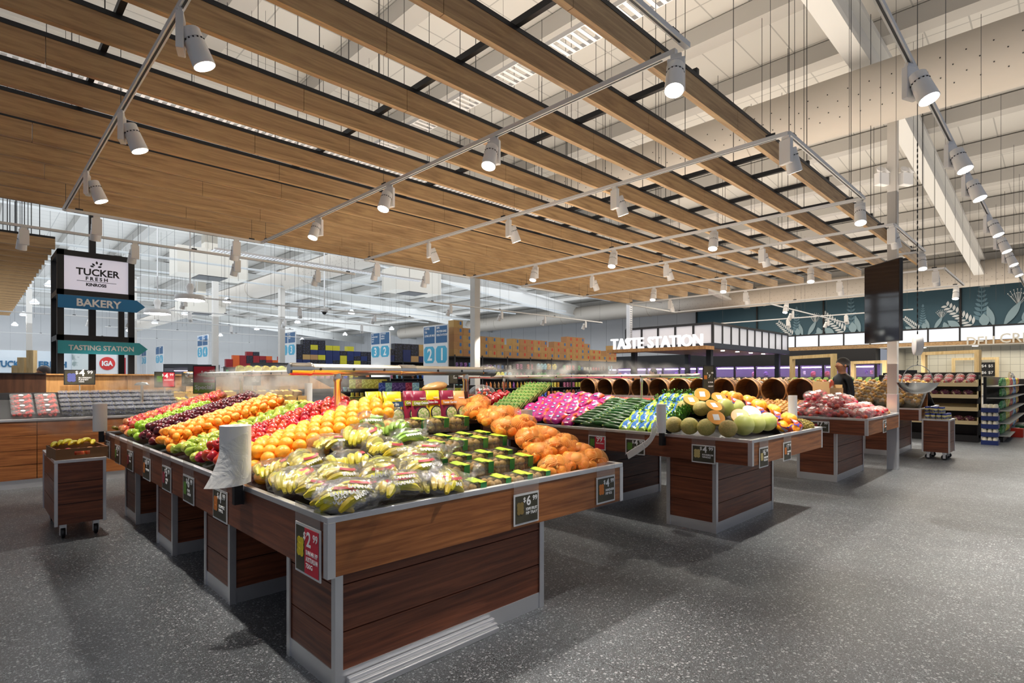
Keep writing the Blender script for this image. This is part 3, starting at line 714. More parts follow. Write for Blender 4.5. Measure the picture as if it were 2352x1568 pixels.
F_CAPS = pmat('capsicum_red', hexc('b8121c'), .2); F_POT = pmat('potato_skin', hexc('caa05a'), .7, col2=hexc('b5863f'), cscale=9, randomize=.1)
F_STEM = pmat('fruit_stem', hexc('4a3418'), .7)
def seed_fruit(name, prof, mat, stem=0, n=16):
    o = MB().lathe(prof, n).build(name, mat, None, True)
    if stem: MB().tube((0, 0, prof[-1][1]-.002), (.003, 0, prof[-1][1]+stem), .0015, 5).build('stem', F_STEM, o)
    return o
def pack(x0, x1, y0, y1, surf, r, jit=.15, layers=1, up='x', skip=0):
    """staggered rows on a surface; returns centres"""
    pts = []
    for L_ in range(layers):
        off = L_*r
        i = 0; y = y0+r+off
        while y < y1-r-off+1e-6:
            x = x0+r+(r if i % 2 else 0)+off
            while x < x1-r+1e-6:
                if random.random() >= skip:
                    j = r*jit
                    px_, py_ = x+random.uniform(-j, j), y+random.uniform(-j, j)
                    pts.append((px_, py_, surf(px_, py_)+r*.9+L_*r*1.45))
                x += 2*r
            y += r*1.76; i += 1
    return pts
def smooth(t): t = max(0, min(1, t)); return t*t*(3-2*t)
def surf1(x, y):      # stand 1
    u = min((x-1.19)/1.1, (3.48-x)/1.0)
    if y < 4.1: u = min(u, (y-2.39)/1.35) if x > 1.9 or y < 3.3 else u
    return .835+.36*max(0, min(1, u))
def spread(first, pts, label, group, rnd_rot=True, tilt=PI, sc=.08):
    first['label'] = label; first['group'] = group
    for i, p in enumerate(pts):
        rot = (random.uniform(-tilt, tilt), random.uniform(-tilt, tilt), random.uniform(0, 6.28))
        s = 1+random.uniform(-sc, sc)
        if i == 0: first.location = p; first.rotation_euler = rot
        else: dup(first, p, rot, scale=s)
def pile(name, prof, mat, cat, x0, x1, y0, y1, surf, r, label, group, stem=0, layers=1, tilt=PI, skip=0, bump=None):
    o = seed_fruit(name, prof, mat, stem); o['category'] = cat
    s2 = (lambda x, y: surf(x, y)+bump*max(0, math.sin((y-y0)/(y1-y0)*PI))*.5) if bump else surf
    spread(o, pack(x0, x1, y0, y1, s2, r, layers=layers, skip=skip), label, group, tilt=tilt)
    return o
SPH = lambda r, q=1: [(r*math.sin(PI*i/10), -r*q*math.cos(PI*i/10)) for i in range(11)]
pile('orange', [(0, -.044)]+SPH(.046)[1:-1]+[(0, .044)], F_ORG, 'orange', 1.22, 2.30, 3.36, 4.02, surf1, .047, 'loose orange in the pile between the bananas and the red apples', 'oranges on the nearest stand', layers=2, bump=.12)
pile('red_apple', AP, F_RED, 'apple', 1.22, 2.28, 3.98, 4.66, surf1, .042, 'shiny red apple in the pile behind the big bag roll', 'red apples on the nearest stand', .014, layers=2, tilt=.9, bump=.1)
pile('green_pear', PR, F_PEAR, 'pear', 1.22, 2.28, 4.70, 5.36, surf1, .041, 'green pear in the pile between the red apples and the mandarins', 'pears on the nearest stand', .014, layers=1, bump=.1)
pile('mandarin', MD, F_MAND, 'mandarin', 1.22, 2.28, 5.40, 6.04, surf1, .041, 'loose mandarin in the pile between the pears and the dark apples', 'loose mandarins on the nearest stand', layers=2, bump=.12)
pile('dark_apple', AP, F_DARK, 'apple', 1.22, 2.28, 6.06, 6.66, surf1, .042, 'dark maroon apple in the pile between mandarins and green apples', 'dark apples on the nearest stand', layers=2, tilt=.9, bump=.12)
pile('green_apple', AP, F_GRN, 'apple', 1.22, 2.0, 6.70, 7.16, surf1, .042, 'bright green apple in the narrow pile beside the maroon apples', 'green apples on the nearest stand', layers=2, tilt=.9, bump=.08)
pile('pink_apple', AP, F_PINK, 'apple', 1.22, 2.28, 7.20, 7.72, surf1, .042, 'pink-red apple in the farthest pile of the nearest stand', 'pink apples on the nearest stand', layers=2, tilt=.9, bump=.1)
pile('far_orange', SPH(.046), F_ORG, 'orange', 1.9, 2.33, 3.9, 4.1, surf1, .047, 'orange beside the yellow topper packs', 'oranges by the topper packs', layers=2)
pile('yellow_apple', AP, fruitmat('apple_yellow', 'd9c84a', 'e8b060'), 'apple', 2.42, 3.3, 4.9, 6.9, surf1, .042, 'pale yellow apple on the far side of the nearest stand', 'yellow apples behind the spine board', tilt=.9)
# ---- bananas
def banana_mesh(n=9, L_=.2, r=.021, bend=1.3):
    R = L_/bend; pts = []; rad = []
    for i in range(n):
        a = -bend/2+bend*i/(n-1); pts.append((R*math.sin(a), 0, R*(1-math.cos(a))))
        u = i/(n-1); rad.append(r*(.28 if i == 0 else .42 if i == n-1 else min(1, .62+1.6*min(u, 1-u))))
    return MB().path(pts, rad, 7)
BANY = banana_mesh().mesh('banana', F_BAN, True); BANG = banana_mesh().mesh('banana_green_skin', F_BANG, True)
P_LAB = pmat('bag_print_red', hexc('b22234'), .5); P_LABW = pmat('bag_print_white', (.8, .8, .78), .5); P_LABG = pmat('bag_print_green', hexc('7fae3a'), .5)
def banana_bag(green=False):
    e = empty('banana_bag', (0, 0, 0), 0, 'x', 'banana bag', 'bagged bananas on the nearest stand')
    for k in range(6):
        o = bpy.data.objects.new('banana', BANG if green else BANY); C.objects.link(o); o.parent = e
        a = -.5+.2*k
        o.location = (.012*k-.03, .034*(k-2.5), .035+.016*math.sin(k*1.3)); o.rotation_euler = (.5*a, PI+.1, .25*a); o.rotation_euler[1] = PI
        o.location.z += .03
    rs = random.Random(5 if green else 3)
    ph = [rs.uniform(0, 6) for _ in range(4)]
    def fn(th, p):
        return 1+.07*math.sin(5*p+ph[0])*math.sin(th)+.06*math.sin(9*th+ph[1])+.04*math.sin(8*p+3*th+ph[2])
    b = MB().blob((0, 0, .05), (.135, .115, .062), 26, 16, 0, fn)
    # gathered tail of the bag
    b.path([(.11, 0, .06), (.145, .01, .075), (.17, .02, .09), (.2, .035, .115)], [.045, .018, .016, .04], 10, 0)
    b.build('bag_film', M_FILM, e, 'all')
    # printed label patch curved over the bag
    vs = []; n = 8
    for i in range(n+1):
        for j in range(3):
            a = -.75+1.5*i/n; q = (j-1)*.16+.25
            th = PI/2+.55+q*.6
            f = 1.03
            vs.append((.135*f*math.sin(th)*math.sin(a*.7)*1.0, -.115*f*math.sin(th)*math.cos(a)*.9, .05-.062*f*math.cos(th)*1.0+.004))
    fs = [(i*3+j, (i+1)*3+j, (i+1)*3+j+1, i*3+j+1) for i in range(n) for j in range(2)]
    m = MB(); m.add(vs, fs, 0)
    lab = m.build('printed_label', [P_LABG if green else P_LAB], e, 'all')
    text('BANANAS', .024, P_LABW, lab, TR((-.075, -.112, .072)) @ RX(-.75), 'label_lettering', .0008, .001)
    return e
BB = banana_bag(); BG = banana_bag(True)
bpts = [(655, 1150, 0), (705, 1165, 0), (830, 1178, 0), (880, 1168, 0), (930, 1150, 0), (985, 1135, 0), (1045, 1110, 0), (610, 1110, 0), (640, 1110, 0), (700, 1055, 0), (715, 1115, 0), (770, 1090, 0), (745, 1140, 0), (820, 1130, 0), (800, 1060, 0), (870, 1085, 0), (880, 1030, 0), (940, 1050, 0), (930, 1105, 0), (1000, 1095, 0), (760, 1020, 0), (830, 1000, 0), (690, 1000, 0), (740, 985, 0), (980, 1040, 0), (885, 1140, 0), (780, 1165, 0), (620, 1075, 0), (1035, 1125, 0), (850, 965, 1), (900, 985, 1), (935, 1005, 1), (800, 960, 0), (810, 1165, 0), (960, 1075, 0)]
def march(px, py, surf, lift=0, a=2, b=12):
    d = ray(px, py); s = a
    while s < b:
        p = Vector((d.x*s, d.y*s, EYE+d.z*s))
        if p.z <= surf(p.x, p.y)+lift: return p
        s += .01
    return p
nb = 0; ng = 0
for i, (px, py, g) in enumerate(bpts):
    p = march(px, py+8, surf1, .07); p.z = surf1(p.x, p.y)+.035; p.x = max(p.x, 1.32); p.y = max(p.y, 2.50)
    rot = (random.uniform(-.15, .25), random.uniform(-.25, .15), random.uniform(-1.2, 1.2))
    src = BG if g else BB
    lb = 'clear bag of %s bananas on the nearest stand' % ('green' if g else 'yellow speckled')
    gr = 'bagged %s bananas' % ('green' if g else 'yellow')
    if g and ng == 0: src.location = p; src.rotation_euler = rot; src['label'] = lb; src['group'] = gr; ng = 1; src.scale = (1.1,)*3
    elif not g and nb == 0: src.location = p; src.rotation_euler = rot; src['label'] = lb; src['group'] = gr; nb = 1; src.scale = (1.1,)*3
    else: dup(src, p, rot, lb, gr, random.uniform(1.0, 1.2))
def rank_labels(objs, what, where, rows=4):
    """labels that count front to back and left to right as seen from the aisle"""
    objs = [o for o in objs]
    key = lambda o: o.location.x*.7+o.location.y*.71
    objs.sort(key=key); n = len(objs); per_ = -(-n//rows); rn = ['front row', 'second row', 'third row', 'fourth row', 'fifth row', 'back row']
    for r in range(rows):
        g = objs[r*per_:(r+1)*per_]; g.sort(key=lambda o: (o.location.x*.7117-o.location.y*.7025)/max(.5, key(o)))
        nm = 'back row' if r == rows-1 else rn[r]
        for i, o in enumerate(g): o['label'] = '%s in the %s %s, %s from the left' % (what, nm, where, ORD[i])
rank_labels([o for o in C.objects if o.name.startswith('banana_bag')], 'bagged bananas', 'of the front stand', 4)
# ---- kiwi punnets
M_KLAB = pmat('kiwi_band_green', hexc('1f7a3c'), .35); M_KLAB2 = pmat('kiwi_band_lime', hexc('a9c93c'), .35)
def kiwi_tray():
    e = empty('kiwi_punnet', (0, 0, 0), 0, 'x', 'kiwi punnet', 'kiwi punnets on the nearest stand')
    W, D_, H = .175, .125, .105
    for i in range(3):
        for j in range(2):
            for k in range(2):
                MB().blob((0, 0, 0), (.03, .025, .024), 10, 8).build('kiwi_fruit', F_KIWI, e, 'all', loc=(-.058+.057*i, -.03+.06*j, .03+.044*k))
    b = MB().box(-W/2, W/2, -D_/2, D_/2, 0, H*.62).box(-W/2-.004, W/2+.004, -D_/2-.004, D_/2+.004, H*.62, H*.66).box(-W/2+.01, W/2-.01, -D_/2+.008, D_/2-.008, H*.66, H)
    for i in range(9): b.box(-W/2+.01+i*.018, -W/2+.014+i*.018, -D_/2-.004, -D_/2, .01, H*.6)
    b.build('clear_punnet', film('punnet_plastic', clear=.945, rough=.08, bump=.25, bscale=40), e)
    bd = MB().box(.0, W/2-.055, -D_/2+.02, D_/2-.02, H+.001, H+.004, 1).box(W/2-.055, W/2-.012, -D_/2-.008, -D_/2-.005, H*.35, H+.004, 0).box(W/2-.055, W/2-.012, -D_/2-.008, D_/2, H+.001, H+.004, 1)
    bd.build('label_band', [M_KLAB, M_KLAB2], e)
    return e
KT = kiwi_tray(); first = True
for (yy, xs, zz) in ((2.47, [2.08, 2.28, 2.47, 2.64], .80), (2.68, [2.13, 2.33, 2.52, 2.70], .87), (2.86, [2.1, 2.3, 2.49, 2.68], .895), (3.02, [2.2, 2.40, 2.59, 2.78], .975), (3.2, [2.2, 2.4, 2.6, 2.78], .99), (3.42, [2.34, 2.55, 2.75], 1.10)):
    for x in xs:
        p = (x, yy, zz); r = (.08, 0, random.uniform(-.06, .06)); lb = 'clear kiwi fruit punnet with green band on the front of the nearest stand'
        if first: KT.location = p; KT.rotation_euler = r; KT['label'] = lb; first = False
        else: dup(KT, p, r, lb)
rank_labels([o for o in C.objects if o.name.startswith('kiwi_punnet')], 'kiwi fruit punnet', 'of the front stand', 4)
# ---- mandarin nets
M_NET = bpy.data.materials.new('orange_net'); M_NET.use_nodes = True
nt = M_NET.node_tree; L = nt.links; b_ = nt.nodes['Principled BSDF']; b_.inputs['Base Color'].default_value = (*hexc('ffb458'), 1)
tc = nd(nt, 'ShaderNodeTexCoord'); mxs = []
for rz in (.785, -.785):
    mp = nd(nt, 'ShaderNodeMapping'); mp.inputs['Rotation'].default_value = (0, rz, rz); L.new(tc.outputs['Object'], mp.inputs[0])
    wv = nd(nt, 'ShaderNodeTexWave'); wv.inputs['Scale'].default_value = 55; L.new(mp.outputs[0], wv.inputs['Vector'])
    g = nd(nt, 'ShaderNodeMath', operation='GREATER_THAN'); g.inputs[1].default_value = .93; L.new(wv.outputs['Fac'], g.inputs[0]); mxs.append(g)
mm = nd(nt, 'ShaderNodeMath', operation='MAXIMUM'); L.new(mxs[0].outputs[0], mm.inputs[0]); L.new(mxs[1].outputs[0], mm.inputs[1]); L.new(mm.outputs[0], b_.inputs['Alpha'])
MDM = MB().lathe([(r*1.08, z*1.08) for r, z in MD], 16).mesh('mandarin', F_MAND, True)
def net_bag(meshes, name, group, cat, n=9, netmat=M_NET, r=.043):
    e = empty(name, (0, 0, 0), 0, 'x', cat, group)
    pos = [(-.085, -.03, 0), (0, -.05, 0), (.085, -.03, 0), (-.04, .05, 0), (.05, .05, 0), (-.045, 0, 1), (.045, -.005, 1), (0, .03, 1.05), (.11, .04, .1)][:n]
    for p in pos:
        o = bpy.data.objects.new(cat.split()[0], meshes); C.objects.link(o); o.parent = e
        o.location = (p[0], p[1], r*.85+p[2]*r*1.45); o.rotation_euler = (random.uniform(-.8, .8), random.uniform(-.8, .8), random.uniform(0, 6))
    b = MB().blob((0, 0, .062), (.152, .108, .074), 20, 12, 0, lambda t, p: 1+.05*math.sin(4*p+t))
    b.path([(.13, .02, .07), (.17, .03, .08), (.21, .05, .075)], [.04, .012, .02], 8)
    b.build('net', netmat, e, 'all')
    return e
NB = net_bag(MDM, 'mandarin_net', 'netted mandarins on the nearest stand', 'mandarin net')
first = True
def surfm(x, y): return surf1(min(x, 3.0), y) if y > 2.6 else surf1(x, y)
for (x, y, z, rz) in ((2.87, 2.5, .84, .1), (3.1, 2.52, .84, 1.4), (3.33, 2.52, .84, .2), (2.92, 2.68, .91, 1.2), (3.15, 2.70, .93, -.2), (3.38, 2.68, .87, 1.5), (3.0, 2.86, 1.0, .3), (3.24, 2.9, .99, 1.3), (3.40, 2.86, .93, 1.5),
                      (2.98, 3.06, 1.07, -.3), (3.2, 3.1, 1.08, .4), (3.39, 3.08, .98, 1.4), (3.0, 3.3, 1.12, 1.2), (3.2, 3.34, 1.14, 0), (3.38, 3.3, 1.02, 1.4), (3.08, 3.55, 1.17, .4), (3.28, 3.58, 1.13, 1.2), (3.4, 3.5, 1.02, 1.5), (3.05, 3.78, 1.2, 1.2), (3.25, 3.8, 1.19, .1), (3.2, 3.65, 1.22, .6)):
    lb = 'orange net bag of mandarins at the right front of the nearest stand'
    if first: NB.location = (x, y, z); NB.rotation_euler = (.1, 0, rz); NB['label'] = lb; first = False
    else: dup(NB, (x, y, z), (random.uniform(-.2, .3), random.uniform(-.2, .2), rz), lb)
rank_labels([o for o in C.objects if o.name.startswith('mandarin_net')], 'orange net of mandarins', 'of the front stand', 4)
# ---- salad topper pouches
P_YEL = pmat('pouch_yellow', hexc('e8d020'), .35); P_MAR = pmat('pouch_maroon', hexc('8a1c3c'), .35); P_BLUE = pmat('pouch_blue_band', hexc('2f4f78'), .35)
P_OLV = pmat('pouch_olive_band', hexc('a8a82c'), .35); P_ORB = pmat('pouch_orange_band', hexc('e88a20'), .35); P_REDB = pmat('pouch_red_band', hexc('c0202c'), .35)
P_SAL = pmat('salad_print', hexc('8fae4a'), .5, col2=hexc('e6dcb0'), cscale=70); P_BOWL = pmat('bowl_print', hexc('3a3438'), .5); P_PCH = pmat('pouch_peach', hexc('eda868'), .35)
def pouch(px, Y, w_, body, band, words, label, rz=0, lean=.12, zb=1.15, py=None, h=.255):
    x = at_y(px, 0, Y).x
    e = empty('topper_pouch', (x, Y, zb), rz, label, 'food pouch', 'salad topper pouches'); e.rotation_euler = (-lean, 0, rz)
    n = 8; vs = []; m = MB()
    pr = [(0, .022), (.03, .026), (.12, .018), (.2, .008), (h, .002)]
    for z, d in pr:
        vs += [(-w_/2, 0, z), (-w_/4, -d, z), (w_/4, -d, z), (w_/2, 0, z), (w_/4, d, z), (-w_/4, d, z)]
    fs = [(i*6+k, i*6+(k+1) % 6, (i+1)*6+(k+1) % 6, (i+1)*6+k) for i in range(4) for k in range(6)]+[(5, 4, 3, 2, 1, 0), (24, 25, 26, 27, 28, 29)]
    b = m.add(vs, fs).build('pouch_body', body, e, 'all')
    bd = MB().box(-w_/2+.002, w_/2-.002, -.022, -.012, .135, .175, 0).build('name_band', band, e)
    text(words, .030, M_WHT_TXT, e, TR((-w_/2+.012, -.0235, .146)), 'name_lettering', .0005, .0008, sx=.8)
    text('toppers', .018, M_WHT_TXT, e, TR((w_/2-.07, -.013, .19)), 'maker_lettering', .0005, .0006)
    MB().lathe([(.062, 0), (.062, .004)], 24, 0, TR((.02, -.024, .062)) @ RX(PI/2)).build('bowl_picture', P_BOWL, e)
    MB().lathe([(.052, 0), (.05, .006), (0, .010)], 24, 0, TR((.02, -.027, .062)) @ RX(PI/2), False).build('salad_picture', P_SAL, e)
    return e
pouch(862, 3.72, .15, P_YEL, P_BLUE, 'Caesar Bits', 'left yellow pouch lettered Caesar Bits, partly behind others', .25)
for i in range(3): pouch(874+8*i, 3.70, .15, P_YEL, P_BLUE, '', 'edge-on yellow salad pouch, %s of three between the two Caesar Bits fronts' % ORD[i], 1.15)
pouch(906, 3.62, .165, P_YEL, P_BLUE, 'Caesar Bits', 'front yellow pouch lettered Caesar Bits with a salad bowl picture', .1)
pouch(948, 3.76, .15, P_MAR, P_OLV, 'Crispy', 'maroon pouch half hidden behind the Crispy Onions pouch', 0)
pouch(965, 3.68, .15, P_MAR, P_OLV, 'Crispy Onions', 'maroon pouch lettered Crispy Onions', 0)
pouch(996, 3.78, .15, P_YEL, P_REDB, 'Onion Bits', 'yellow pouch with red band lettered Onion Bits', 0)
pouch(1030, 3.68, .145, P_MAR, P_ORB, 'Tuscan Garden', 'maroon pouch with orange band at the right of the topper packs', 0)
pouch(1060, 3.66, .13, P_PCH, P_PCH, '', 'peach pouch leaning at the right end of the topper packs', -.1, .25)
o = MB().box(2.3, 3.2, 3.58, 3.9, 1.12, 1.15).box(2.3, 2.33, 3.6, 3.88, .9, 1.12).box(3.17, 3.2, 3.6, 3.88, .9, 1.12).build('display_shelf', M_BLACK); tag(o, 'low black shelf under the salad topper pouches', 'shelf')
o = MB().blob((0, 0, 0), (.15, .075, .04), 16, 10, 0, lambda t, p: 1+.06*math.sin(3*p)).build('bread_bag', pmat('loaf_bag', hexc('c99a5c'), .35, bump=.4, bscale=25), None, 'all', loc=at_y(1000, 884, 3.95)); tag(o, 'brown bread loaf bag lying behind the topper packs', 'bread bag')
o.location.z = 1.43; o.rotation_euler = (0, -.15, .2)
o = MB().box(2.45, 3.3, 3.92, 4.04, 1.05, 1.385).build('divider_board', M_STAND); tag(o, 'dark timber divider behind the topper packs', 'board')
# ---- cardboard tray with bananas on the left trolley
M_BRT = 1
e = empty('fruit_tray', (.775, 6.88, .735), .05, 'brown cardboard tray with hand hole on the left trolley', 'cardboard tray')
b = MB().box(-.2, .2, -.26, .26, 0, .008).box(-.2, .2, .252, .26, .008, .11).box(-.2, -.192, -.252, .252, .008, .11).box(.192, .2, -.252, .252, .008, .11)
b.box(-.2, -.06, -.26, -.252, .008, .11).box(.06, .2, -.26, -.252, .008, .11).box(-.06, .06, -.26, -.252, .008, .045).box(-.06, .06, -.26, -.252, .08, .11)
b.build('tray_box', pmat('brown_tray', hexc('7d5836'), .7), e)
for i in range(7):
    o = bpy.data.objects.new('banana', BANY); C.objects.link(o); o.location = (.62+.05*i, 7.0+.02*(i % 2), .87+.01*(i % 3)); o.rotation_euler = (PI+.2, .1, 1.2+random.uniform(-.2, .2))
    tag(o, 'loose yellow banana in the cardboard tray on the left trolley', 'banana', 'bananas in the cardboard tray')
o = seed_fruit('tray_apple', AP, F_PINK, .012)
tag(o, '', 'apple'); spread(o, [(.63+.075*i+random.uniform(-.01, .01), 6.70+.075*j, .79) for i in range(5) for j in range(2)], 'red apple in the cardboard tray on the left trolley', 'apples in the cardboard tray', tilt=.8)
# loose bananas at the far end of stand 1
for i in range(14):
    o = bpy.data.objects.new('banana', BANY); C.objects.link(o); u = random.random(); x = 1.25+.09*i*.9; o.location = (x, 7.9+random.uniform(-.08, .06), surf1(x, 7.9)+.07); o.rotation_euler = (PI/2+.4, .2, random.uniform(-.5, .5)+1.2)
    tag(o, 'yellow banana lying at the far end of the nearest stand', 'banana', 'bananas at the far end of the nearest stand')
# ================================================================ STAND 2 PRODUCE
def surf2(x, y):
    u = min((x-5.11)/.95, (7.08-x)/.95)
    if y < 3.05: u = min(u+.1, (y-2.07)/.95, (7.08-x)/.5)
    return .90+.30*max(0, min(1, u))
ME = MB().blob((0, 0, 0), (.087, .087, .083), 22, 14, 0, lambda t, p: 1+.012*math.sin(9*p)*math.sin(t)).build('rockmelon', F_MELON, None, 'all'); ME['category'] = 'melon'
pts = [(1555, 972), (1584, 976), (1622, 978), (1665, 982), (1577, 933), (1610, 938), (1640, 960), (1600, 965), (1650, 925), (1565, 950), (1595, 915), (1630, 975)]
mp_ = []
for (px, py) in ((1548, 975), (1584, 978), (1622, 981), (1672, 984), (1571, 936), (1610, 938), (1645, 940), (1600, 900), (1700, 940)):
    p = march(px, py, surf2, .085, 4.5, 9); mp_.append(p)
spread(ME, mp_[:7], 'whole pale rockmelon piled at the corner of the melon stand', 'whole rockmelons', tilt=.5, sc=.03)
HM = MB().lathe([(0, -.085)]+[(.087*math.sin(PI*i/16), -.085*math.cos(PI*i/16)) for i in range(1, 9)], 24, 0, None, False).build('melon_half', F_MELON, None, True); HM['category'] = 'cut melon'
fl = MB().lathe([(.086, 0), (.083, .001), (0, .001)], 24).build('cut_face', F_MELIN, HM)
MB().box(-.03, .03, -.035, .035, .002, .003).build('price_sticker', M_WHT_TXT, HM)
for i, (px, py) in enumerate(((1588, 918), (1613, 905), (1640, 930), (1652, 912), (1645, 958), (1700, 955))):
    p = march(px, py, surf2, .17, 4.5, 9); lb = 'halved rockmelon with white sticker, %s on the melon pile' % ['far left', 'at the very top', 'in the middle', 'behind right', 'lower middle', 'lower right beside the honeydews'][i]
    rot = (.75+random.uniform(-.1, .2), .0, -.75+random.uniform(-.3, .3))
    if i == 0: HM.location = p; HM.rotation_euler = rot; tag(HM, lb, 'cut melon', 'halved rockmelons')
    else: dup(HM, p, rot, lb)
HD = MB().blob((0, 0, 0), (.098, .098, .102), 22, 14).build('honeydew', F_HONEY, None, 'all'); HD['category'] = 'melon'
spread(HD, [march(px, py, surf2, .10, 4.5, 9) for px, py in ((1708, 976), (1735, 972), (1762, 968), (1690, 938), (1664, 936))], 'smooth pale green honeydew melon at the front corner of the melon stand', 'honeydew melons', tilt=.5, sc=.04)
h2 = MB().lathe([(0, -.1)]+[(.098*math.sin(PI*i/16), -.1*math.cos(PI*i/16)) for i in range(1, 9)], 24, 0, None, False).build('honeydew_half', F_HONEY, None, True); tag(h2, 'halved honeydew with white sticker above the whole honeydews', 'cut melon', None)
MB().lathe([(.097, 0), (.094, .001), (0, .001)], 24).build('cut_face', F_HONIN, h2); MB().box(-.03, .03, -.035, .035, .002, .003).build('price_sticker', M_WHT_TXT, h2)
h2.location = march(1727, 945, surf2, .17, 4.5, 9); h2.rotation_euler = (.7, 0, -.6)
# oranges in purple nets
MNP = bpy.data.materials.new('purple_net_bag'); MNP.use_nodes = True
nt = MNP.node_tree; L = nt.links; b_ = nt.nodes['Principled BSDF']
tc = nd(nt, 'ShaderNodeTexCoord'); n_ = nd(nt, 'ShaderNodeTexNoise'); n_.inputs['Scale'].default_value = 9; L.new(tc.outputs['Object'], n_.inputs['Vector'])
r_ = nd(nt, 'ShaderNodeValToRGB'); r_.color_ramp.interpolation = 'CONSTANT'; r_.color_ramp.elements[0].color = (*hexc('5a50b0'), 1); r_.color_ramp.elements[1].color = (*hexc('b8c0e8'), 1); r_.color_ramp.elements[1].position = .55
e_ = r_.color_ramp.elements.new(.48); e_.color = (*hexc('d8501c'), 1); L.new(n_.outputs[0], r_.inputs[0]); L.new(r_.outputs[0], b_.inputs['Base Color'])
g = nd(nt, 'ShaderNodeMath', operation='GREATER_THAN'); g.inputs[1].default_value = .46; L.new(n_.outputs[0], g.inputs[0]); L.new(g.outputs[0], b_.inputs['Alpha'])
ORM = MB().lathe(SPH(.05), 16).mesh('orange', F_ORG, True)
ON = net_bag(ORM, 'orange_net', 'netted oranges on the melon stand', 'orange net', 8, MNP, .05)
for i, (x, y, z) in enumerate(((6.42, 2.2, .92), (6.55, 2.42, 1.0), (6.32, 2.5, 1.06), (6.5, 2.68, 1.1), (6.3, 2.85, 1.15), (6.15, 2.7, 1.15))):
    lb = 'purple and orange net bag of oranges on the melon stand'
    if i == 0: ON.location = (x, y, z); ON.scale = (1.25,)*3; ON.rotation_euler = (.2, 0, .5); ON['label'] = lb
    else: dup(ON, (x, y, z), (.3, 0, random.uniform(0, 1.6)), lb)
rank_labels([o for o in C.objects if o.name.startswith('orange_net')], 'purple net of oranges', 'of the melon stand', 2)
rank_labels([o for o in C.objects if o.name.startswith('rockmelon')], 'whole rockmelon', 'of the melon pile', 2)
rank_labels([o for o in C.objects if o.name.startswith('honeydew') and not o.name.startswith('honeydew_half')], 'whole honeydew', 'of the melon pile', 2)
# pineapples
def pineapple():
    e = empty('pineapple', (0, 0, 0), 0, 'x', 'pineapple', 'pineapples on the melon stand')
    b = MB(); b.blob((0, 0, 0), (.058, .058, .09), 20, 14)
    for i in range(11):
        z = -.075+.015*i; rr = .058*math.sqrt(max(.05, 1-(z/.09)**2))
        for k in range(11):
            a = 2*PI*(k+.5*(i % 2))/11
            M_ = TR((rr*math.cos(a), rr*math.sin(a), z)) @ RZ(a) @ RY(PI/2)
            b.lathe([(.014, -.003), (.009, .004), (.0, .007)], 4, 0, M_, False)
    b.build('rind', F_PINE, e)
    c = MB()
    for i in range(18):
        a = i*2.4; t = .2+.045*i; L_ = .05+.05*(1-i/18)
        dx = Vector((math.cos(a)*math.sin(.9-i*.04), math.sin(a)*math.sin(.9-i*.04), math.cos(.9-i*.04)))
        p0 = Vector((math.cos(a)*.012, math.sin(a)*.012, .085)); sd = Vector((-math.sin(a), math.cos(a), 0))*.008
        c.add([p0-sd, p0+sd, p0+dx*L_*.6+sd*.8, p0+dx*L_, p0+dx*L_*.6-sd*.8], [(0, 1, 2, 3, 4)])
    c.build('leaf_crown', F_LEAF, e)
    return e
PA = pineapple()
for i, (x, y, z) in enumerate(((6.82, 2.16, .96), (6.96, 2.25, .96), (6.78, 2.32, 1.02), (6.92, 2.42, 1.02), (6.72, 2.5, 1.08), (6.86, 2.6, 1.08), (6.65, 2.72, 1.14), (6.8, 2.8, 1.1), (6.6, 3.0, 1.2), (6.75, 3.05, 1.15))):
    lb = 'pineapple lying on the right end of the melon stand'
    if i == 0: PA.location = (x, y, z); PA.rotation_euler = (-1.4, 0, .3); PA.scale = (1.25,)*3; PA['label'] = lb
    else: dup(PA, (x, y, z), (-1.4, random.uniform(-.3, .3), random.uniform(-.4, .7)), lb)
# celery bags with leafy tops, in rows
def pillow(L_, W, H, ph=0, n=14, m=10, wr=.05):
    def fn(t, p): return 1+wr*math.sin(7*p+ph)*math.sin(t)+wr*.7*math.sin(5*t+ph*2+3*p)
    vs = []; b = MB().blob((0, 0, 0), (L_/2, W/2, H/2), n*2, m, 0, fn)
    b.v = [(max(-L_*.46, min(L_*.46, x*1.25)), max(-W*.47, min(W*.47, y*1.2)), z) for x, y, z in b.v]
    return b
P_CEL = pmat('celery_sleeve', hexc('2766b4'), .25, col2=hexc('a8c83a'), cscale=9, nscale=(.6, 2, 1), ramp=(.48, .52), bump=.5, bscale=20)
e = empty('celery_bunch', (0, 0, 0), 0, 'x', 'celery', 'sleeved celery on the melon stand')
pillow(.34, .12, .09).build('printed_sleeve', P_CEL, e, 'all')
b = MB(); rr_ = random.Random(2)
for i in range(46):
    p = Vector((.15+rr_.uniform(0, .12), rr_.uniform(-.06, .06), rr_.uniform(-.03, .05))); d = Vector((rr_.uniform(0, 1), rr_.uniform(-1, 1), rr_.uniform(-.2, 1))).normalized()*.028; s = d.cross(Vector((rr_.random(), rr_.random(), rr_.random()))).normalized()*.014
    b.add([p, p+d*.5+s, p+d, p+d*.5-s], [(0, 1, 2, 3)])
b.build('celery_leaves', F_LEAF, e)
MB().path([(-.17, -.02, 0), (.2, -.02, .0)], [.035, .02], 8).build('celery_stalks', pmat('celery_stalk', hexc('9cbc5a'), .4), e, True)
first = True
